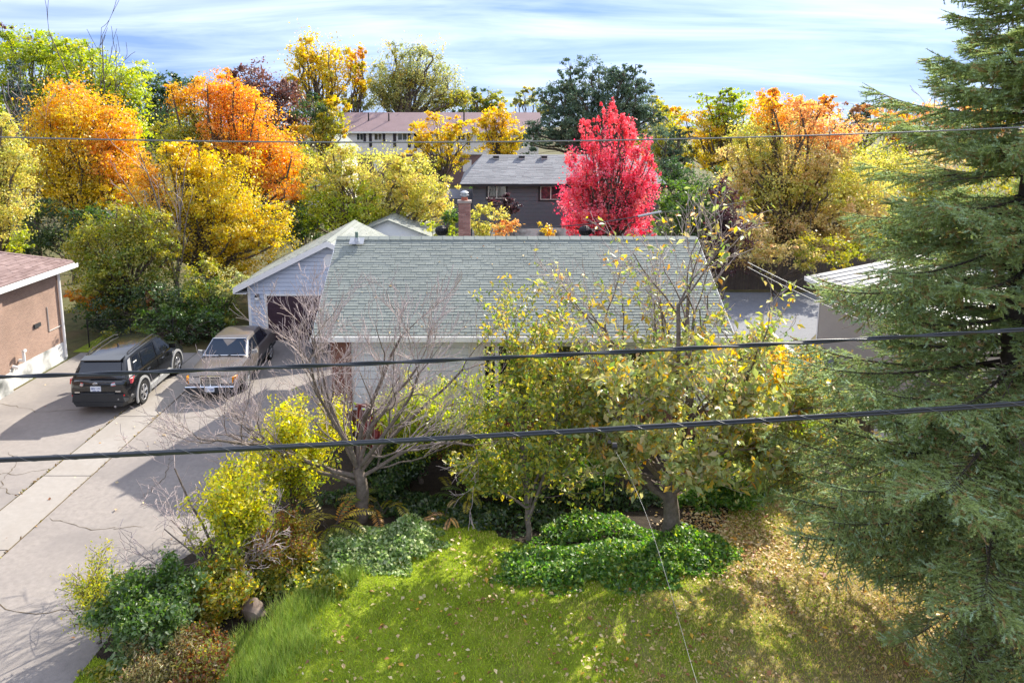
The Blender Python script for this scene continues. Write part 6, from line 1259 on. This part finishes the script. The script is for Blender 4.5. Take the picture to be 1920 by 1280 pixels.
def tall_grass(label, spots, n, seed):
    rng = np.random.default_rng(seed); Vs, K = [], []
    for (px, py, r) in spots:
        c = gp(px, py); m = n; x = c[0]+rng.normal(size=m)*r; y = c[1]+rng.normal(size=m)*r*.8; L = rng.uniform(.10, .28, m); a = rng.uniform(0, 6.28, m); w = .0032
        ln = L*rng.uniform(.2, .9, m); P = np.stack([x, y, np.full(m, .005)], 1); dr_ = np.stack([np.cos(a), np.sin(a), np.zeros(m)], 1); s_ = np.stack([-np.sin(a)*w, np.cos(a)*w, np.zeros(m)], 1)
        mid = P+dr_*(ln*.4)[:, None]+np.array([0, 0, 1])*(L*.65)[:, None]; tip = P+dr_*(ln*.8)[:, None]+np.array([0, 0, 1])*(L*.9)[:, None]
        Vs.append(np.stack([P-s_*1.3, P+s_*1.3, tip], 1).reshape(-1, 3)); cc = s2l((124, 160, 50))+(s2l((176, 194, 104))-s2l((124, 160, 50)))*rng.random((m, 1)); K.append(np.repeat(cc*LEAFV*rng.uniform(.55, 1.15, (m, 1))*np.where(rng.random((m, 1)) < .15, np.array([[1.25, 1.0, .9]]), 1.0), 3, 0))
    V = np.concatenate(Vs); F = np.arange(len(V)).reshape(-1, 3); tag(link('tall_grass', mesh_np('tall_grass', V, F, np.concatenate(K)), M['grass']), label, 'grass', None, 'stuff')
tall_grass('long arching grass right of the boulder along the bed edge', [(520, 1190, .22), (470, 1215, .2), (545, 1150, .2), (500, 1255, .22), (590, 1120, .2), (640, 1085, .14), (440, 1270, .2), (560, 1210, .2)], 1300, 3)
tall_grass('clump of long green blades before the silvery ground cover', [(665, 1078, .10), (650, 1085, .08)], 260, 4)
def litter(name, label, n, sampler, seed, size=(.05, .10)):
    rng = np.random.default_rng(seed); x, y, z = sampler(rng, n); n = len(x)
    Pl = pal((214, 190, 140, 4), (190, 160, 110, 3), (222, 200, 160, 2), (160, 110, 70, 1.5), (220, 170, 60, 1), (150, 96, 60, 1))
    Cn = np.stack([x, y, z+rng.uniform(.012, .045, n)], 1); V, F, K = leaf_mesh(Cn, rng.uniform(size[0], size[1], n), jitter_cols(Pl, n, rng), rng, 2.6, None, 1.7, .35)
    return tag(link(name, mesh_np(name, V, F, K), M['dry']), label, 'leaves', None, 'stuff')
def samp_lawn(rng, n):
    x = rng.uniform(-5, 9.5, n*3); y = rng.uniform(7.5, 16, n*3); ok = lawn(x, y) > 0; ok &= rng.random(n*3) < np.clip((x+4.2)/6, .07, 1)*(.55+.45*np.clip(patchy(x*.8, y*.9), -1, 1)); return x[ok][:n], y[ok][:n], np.zeros(ok.sum())[:n]
litter('fallen_leaves', 'pale fallen leaves scattered over the front lawn', 5200, samp_lawn, 5, (.04, .085))
def samp_bare(rng, n):
    c = gp(1360, 990); x = c[0]+rng.normal(size=n)*.55; y = c[1]+rng.normal(size=n)*.9; return x, y, np.zeros(n)
litter('fallen_leaves', 'brown leaf litter thick on the path right of the ground cover island', 2600, samp_bare, 6, (.04, .08))
def samp_drive(rng, n):
    x = rng.uniform(-13.5, -4.8, n); y = rng.uniform(9, 21, n); return x, y, np.full(n, .012)
litter('fallen_leaves', 'few loose leaves lying on the driveways', 60, samp_drive, 7)
def samp_back(rng, n):
    x = rng.uniform(-14, -11, n); y = rng.uniform(22.8, 31, n); return x, y, np.zeros(n)
litter('fallen_leaves', 'yellow leaves on the grass behind the chain link fence', 900, samp_back, 8, (.06, .12))
def samp_roof(rng, n):
    x = rng.uniform(EX0+.2, EX1-.2, n); s_ = rng.random(n)**2.2; return x, EY+.05+(RY-EY)*s_, EZ+.01+(RZ-EZ)*s_
litter('fallen_leaves', 'few leaves lying on the main roof shingles', 130, samp_roof, 17, (.05, .09))
# weeds in the concrete joints
rng = np.random.default_rng(9); n = 900; jx = np.where(rng.random(n) < .62, XA, XB)+rng.normal(size=n)*.016; jy = rng.uniform(8, 21, n); ok = (np.sin(jy*2.3)+np.sin(jy*5.1+1)+rng.normal(size=n)*.5) > np.where(jx < -9.3, -.2, .7)
Cn = np.stack([jx, jy, rng.uniform(.014, .05, n)], 1)[ok]
V, F, K = leaf_mesh(Cn, .06, jitter_cols(pal((150, 120, 60, 2), (130, 120, 56, 2), (110, 84, 50, 1)), len(Cn), rng), rng, .6, None, 2.4); tag(link('joint_weeds', mesh_np('joint_weeds', V, F, K), M['dry']), 'brown weeds growing in the concrete strip joints', 'weeds', None, 'stuff')
# ------------------------------------------------------------------ boulder
B = gp(476, 1158); rk = MB(); rng = np.random.default_rng(12)
import bmesh
bm = bmesh.new(); bmesh.ops.create_icosphere(bm, subdivisions=3, radius=.22)
pl_ = [unit(rng.normal(size=3)) for _ in range(11)]; dd_ = [rng.uniform(.13, .20) for _ in pl_]
for v in bm.verts:
    p = np.array(v.co)*np.array([1.05, .9, .95])
    for q, c_ in zip(pl_, dd_):
        k = p@q
        if k > c_: p = p-q*(k-c_)*.9
    p += .008*np.array([math.sin(p[1]*60), math.sin(p[2]*50), math.sin(p[0]*55)]); v.co = p
me = bpy.data.meshes.new('boulder'); bm.to_mesh(me); bm.free(); me.polygons.foreach_set('use_smooth', [True]*len(me.polygons)); me.set_sharp_from_angle(angle=math.radians(25))
o = link('boulder', me, M['rock']); o.location = (B[0], B[1], .14); tag(o, 'brown angular boulder at the edge of the tall grass', 'boulder')
# ------------------------------------------------------------------ overhead cables
def through(pts, Y, x0, x1, n=140):
    W_ = np.array([at(px, py, Y) for px, py in pts]); c = np.polyfit(W_[:, 0], W_[:, 2], 2); c[0] = max(c[0], .0004); X = np.linspace(x0, x1, n); return np.stack([X, np.full(n, Y), np.polyval(c, X)], 1)
def helix(path, r, turns_per_m, ph):
    s = np.r_[0, np.cumsum(np.linalg.norm(np.diff(path, axis=0), axis=1))]; a = 2*math.pi*turns_per_m*s+ph; q = path.copy(); q[:, 1] += r*np.cos(a); q[:, 2] += r*np.sin(a); return q
XL, XR = -16.0, 19.0
pw = through([(0, 258), (480, 264), (900, 267), (1350, 260), (1700, 248), (1920, 238)], 6.4, XL, XR, 120)
V, F = tube_np(pw, .0075, 6); tag(link('power_wire', mesh_np('power_wire', V, F, smooth=True), M['wire']), 'thin pale overhead wire crossing near the treetops', 'wire')
path = through([(0, 705), (640, 688), (960, 668), (1500, 638), (1920, 620)], 6.0, XL, XR, 520); t = thing('service_cable', 'dark twisted two-strand cable across the eave line', 'cable', (0, 0, 0))
for ph in (0, math.pi):
    V, F = tube_np(helix(path, .0105, .85, ph), .0115, 7); link('strand', mesh_np('strand', V, F, smooth=True), M['cable'], t)
path = through([(0, 861), (640, 833), (960, 815), (1300, 795), (1700, 768), (1920, 757)], 6.0, XL, XR, 900); t = thing('cable_bundle', 'thick lashed cable bundle, lowest of the overhead lines', 'cable', (0, 0, 0))
for ph in (0.2, 2.2, 4.4):
    V, F = tube_np(helix(path, .013, .03, ph), .0135, 7); link('strand', mesh_np('strand', V, F, smooth=True), M['cable'], t)
V, F = tube_np(helix(path, .0285, 2.6, 0), .0022, 4); link('lashing_wire', mesh_np('lashing_wire', V, F, smooth=True), M['wire'], t)
pc = at(1152, 836, 6.0); cl_ = thing('cable_clamp', 'small metal clamp on the lowest cable bundle', 'clamp', tuple(pc))
MB().cyl((-.022, 0, 0), (.022, 0, 0), .034, n=14).build('band', M['vent'], cl_, True, 40); MB().cyl((-.05, 0, .03), (-.05, -.012, .05), .02, n=10).build('eye', M['vent'], cl_, True, 40)
wp = [np.array(pc)+(0, 0, -.03), at(1180, 890, 5.7), at(1215, 970, 5.2), at(1255, 1100, 4.55), at(1300, 1260, 3.95), at(1380, 1500, 3.0)]
tt = np.linspace(0, 1, 40); W_ = np.array(wp); k = np.linspace(0, 1, len(wp)); cv = np.stack([np.interp(tt, k, W_[:, i]) for i in range(3)], 1)
for _ in range(6): cv[1:-1] = (cv[:-2]+2*cv[1:-1]+cv[2:])/4
V, F = tube_np(cv, .0014, 5); tag(link('drop_wire', mesh_np('drop_wire', V, F, smooth=True), M['wire']), 'thin drop wire hanging from the cable clamp towards the viewer', 'wire')
for x, lab in ((XL, 'wooden utility pole left of the driveways'), (XR, 'wooden utility pole right of the spruce')):
    t = thing('utility_pole', lab, 'utility pole', (x, 6.2, 0), group='utility poles carrying the street lines'); MB().cyl((0, 0, -.2), (0, 0, 10.2), .16, .12, 14).build('pole', M['pole'], t, True, 40)
    MB().box(-.06, .06, -.9, .9, 9.0, 9.12).build('crossarm', M['pole'], t)
# service wires from the house corner to the right, and the black line in front of the red maple
def slack(a, b, sag, r, name, label, m, n=24, group=None):
    a = np.array(a); b = np.array(b); s = np.linspace(0, 1, n)[:, None]; p = a+(b-a)*s; p[:, 2:3] -= sag*4*s*(1-s); V, F = tube_np(p, r, 6); o = link(name, mesh_np(name, V, F, smooth=True), m); tag(o, label, 'wire', group); return o
sa = at(1402, 492, 19.0); sb = at(1700, 628, 15.2)
slack(sa, sb, .05, .012, 'house_wire', 'pale service wire, upper of two, right of the house gable', M['wire'])
slack(sa+np.array([0, 0, -.13]), sb+np.array([-.1, 0, -.02]), .09, .009, 'house_wire', 'pale service wire, lower of two, right of the house gable', M['wire'])
slack(at(965, 428, 27), at(1200, 405, 27), .12, .022, 'black_line', 'black line strung in front of the red maple', M['cable'])
a = at(1200, 405, 27); b = at(1240, 397, 27); V, F = tube_np(np.array([a+(b-a)*s for s in np.linspace(-.1, 1, 6)]), .05, 10); tag(link('line_sleeve', mesh_np('line_sleeve', V, F, smooth=True), M['galv']), 'grey metal sleeve at the right end of the black line', 'sleeve')
slack(b, at(1420, 372, 27), .1, .008, 'guy_wire', 'thin wire running from the grey sleeve into the shrubs', M['wire'])
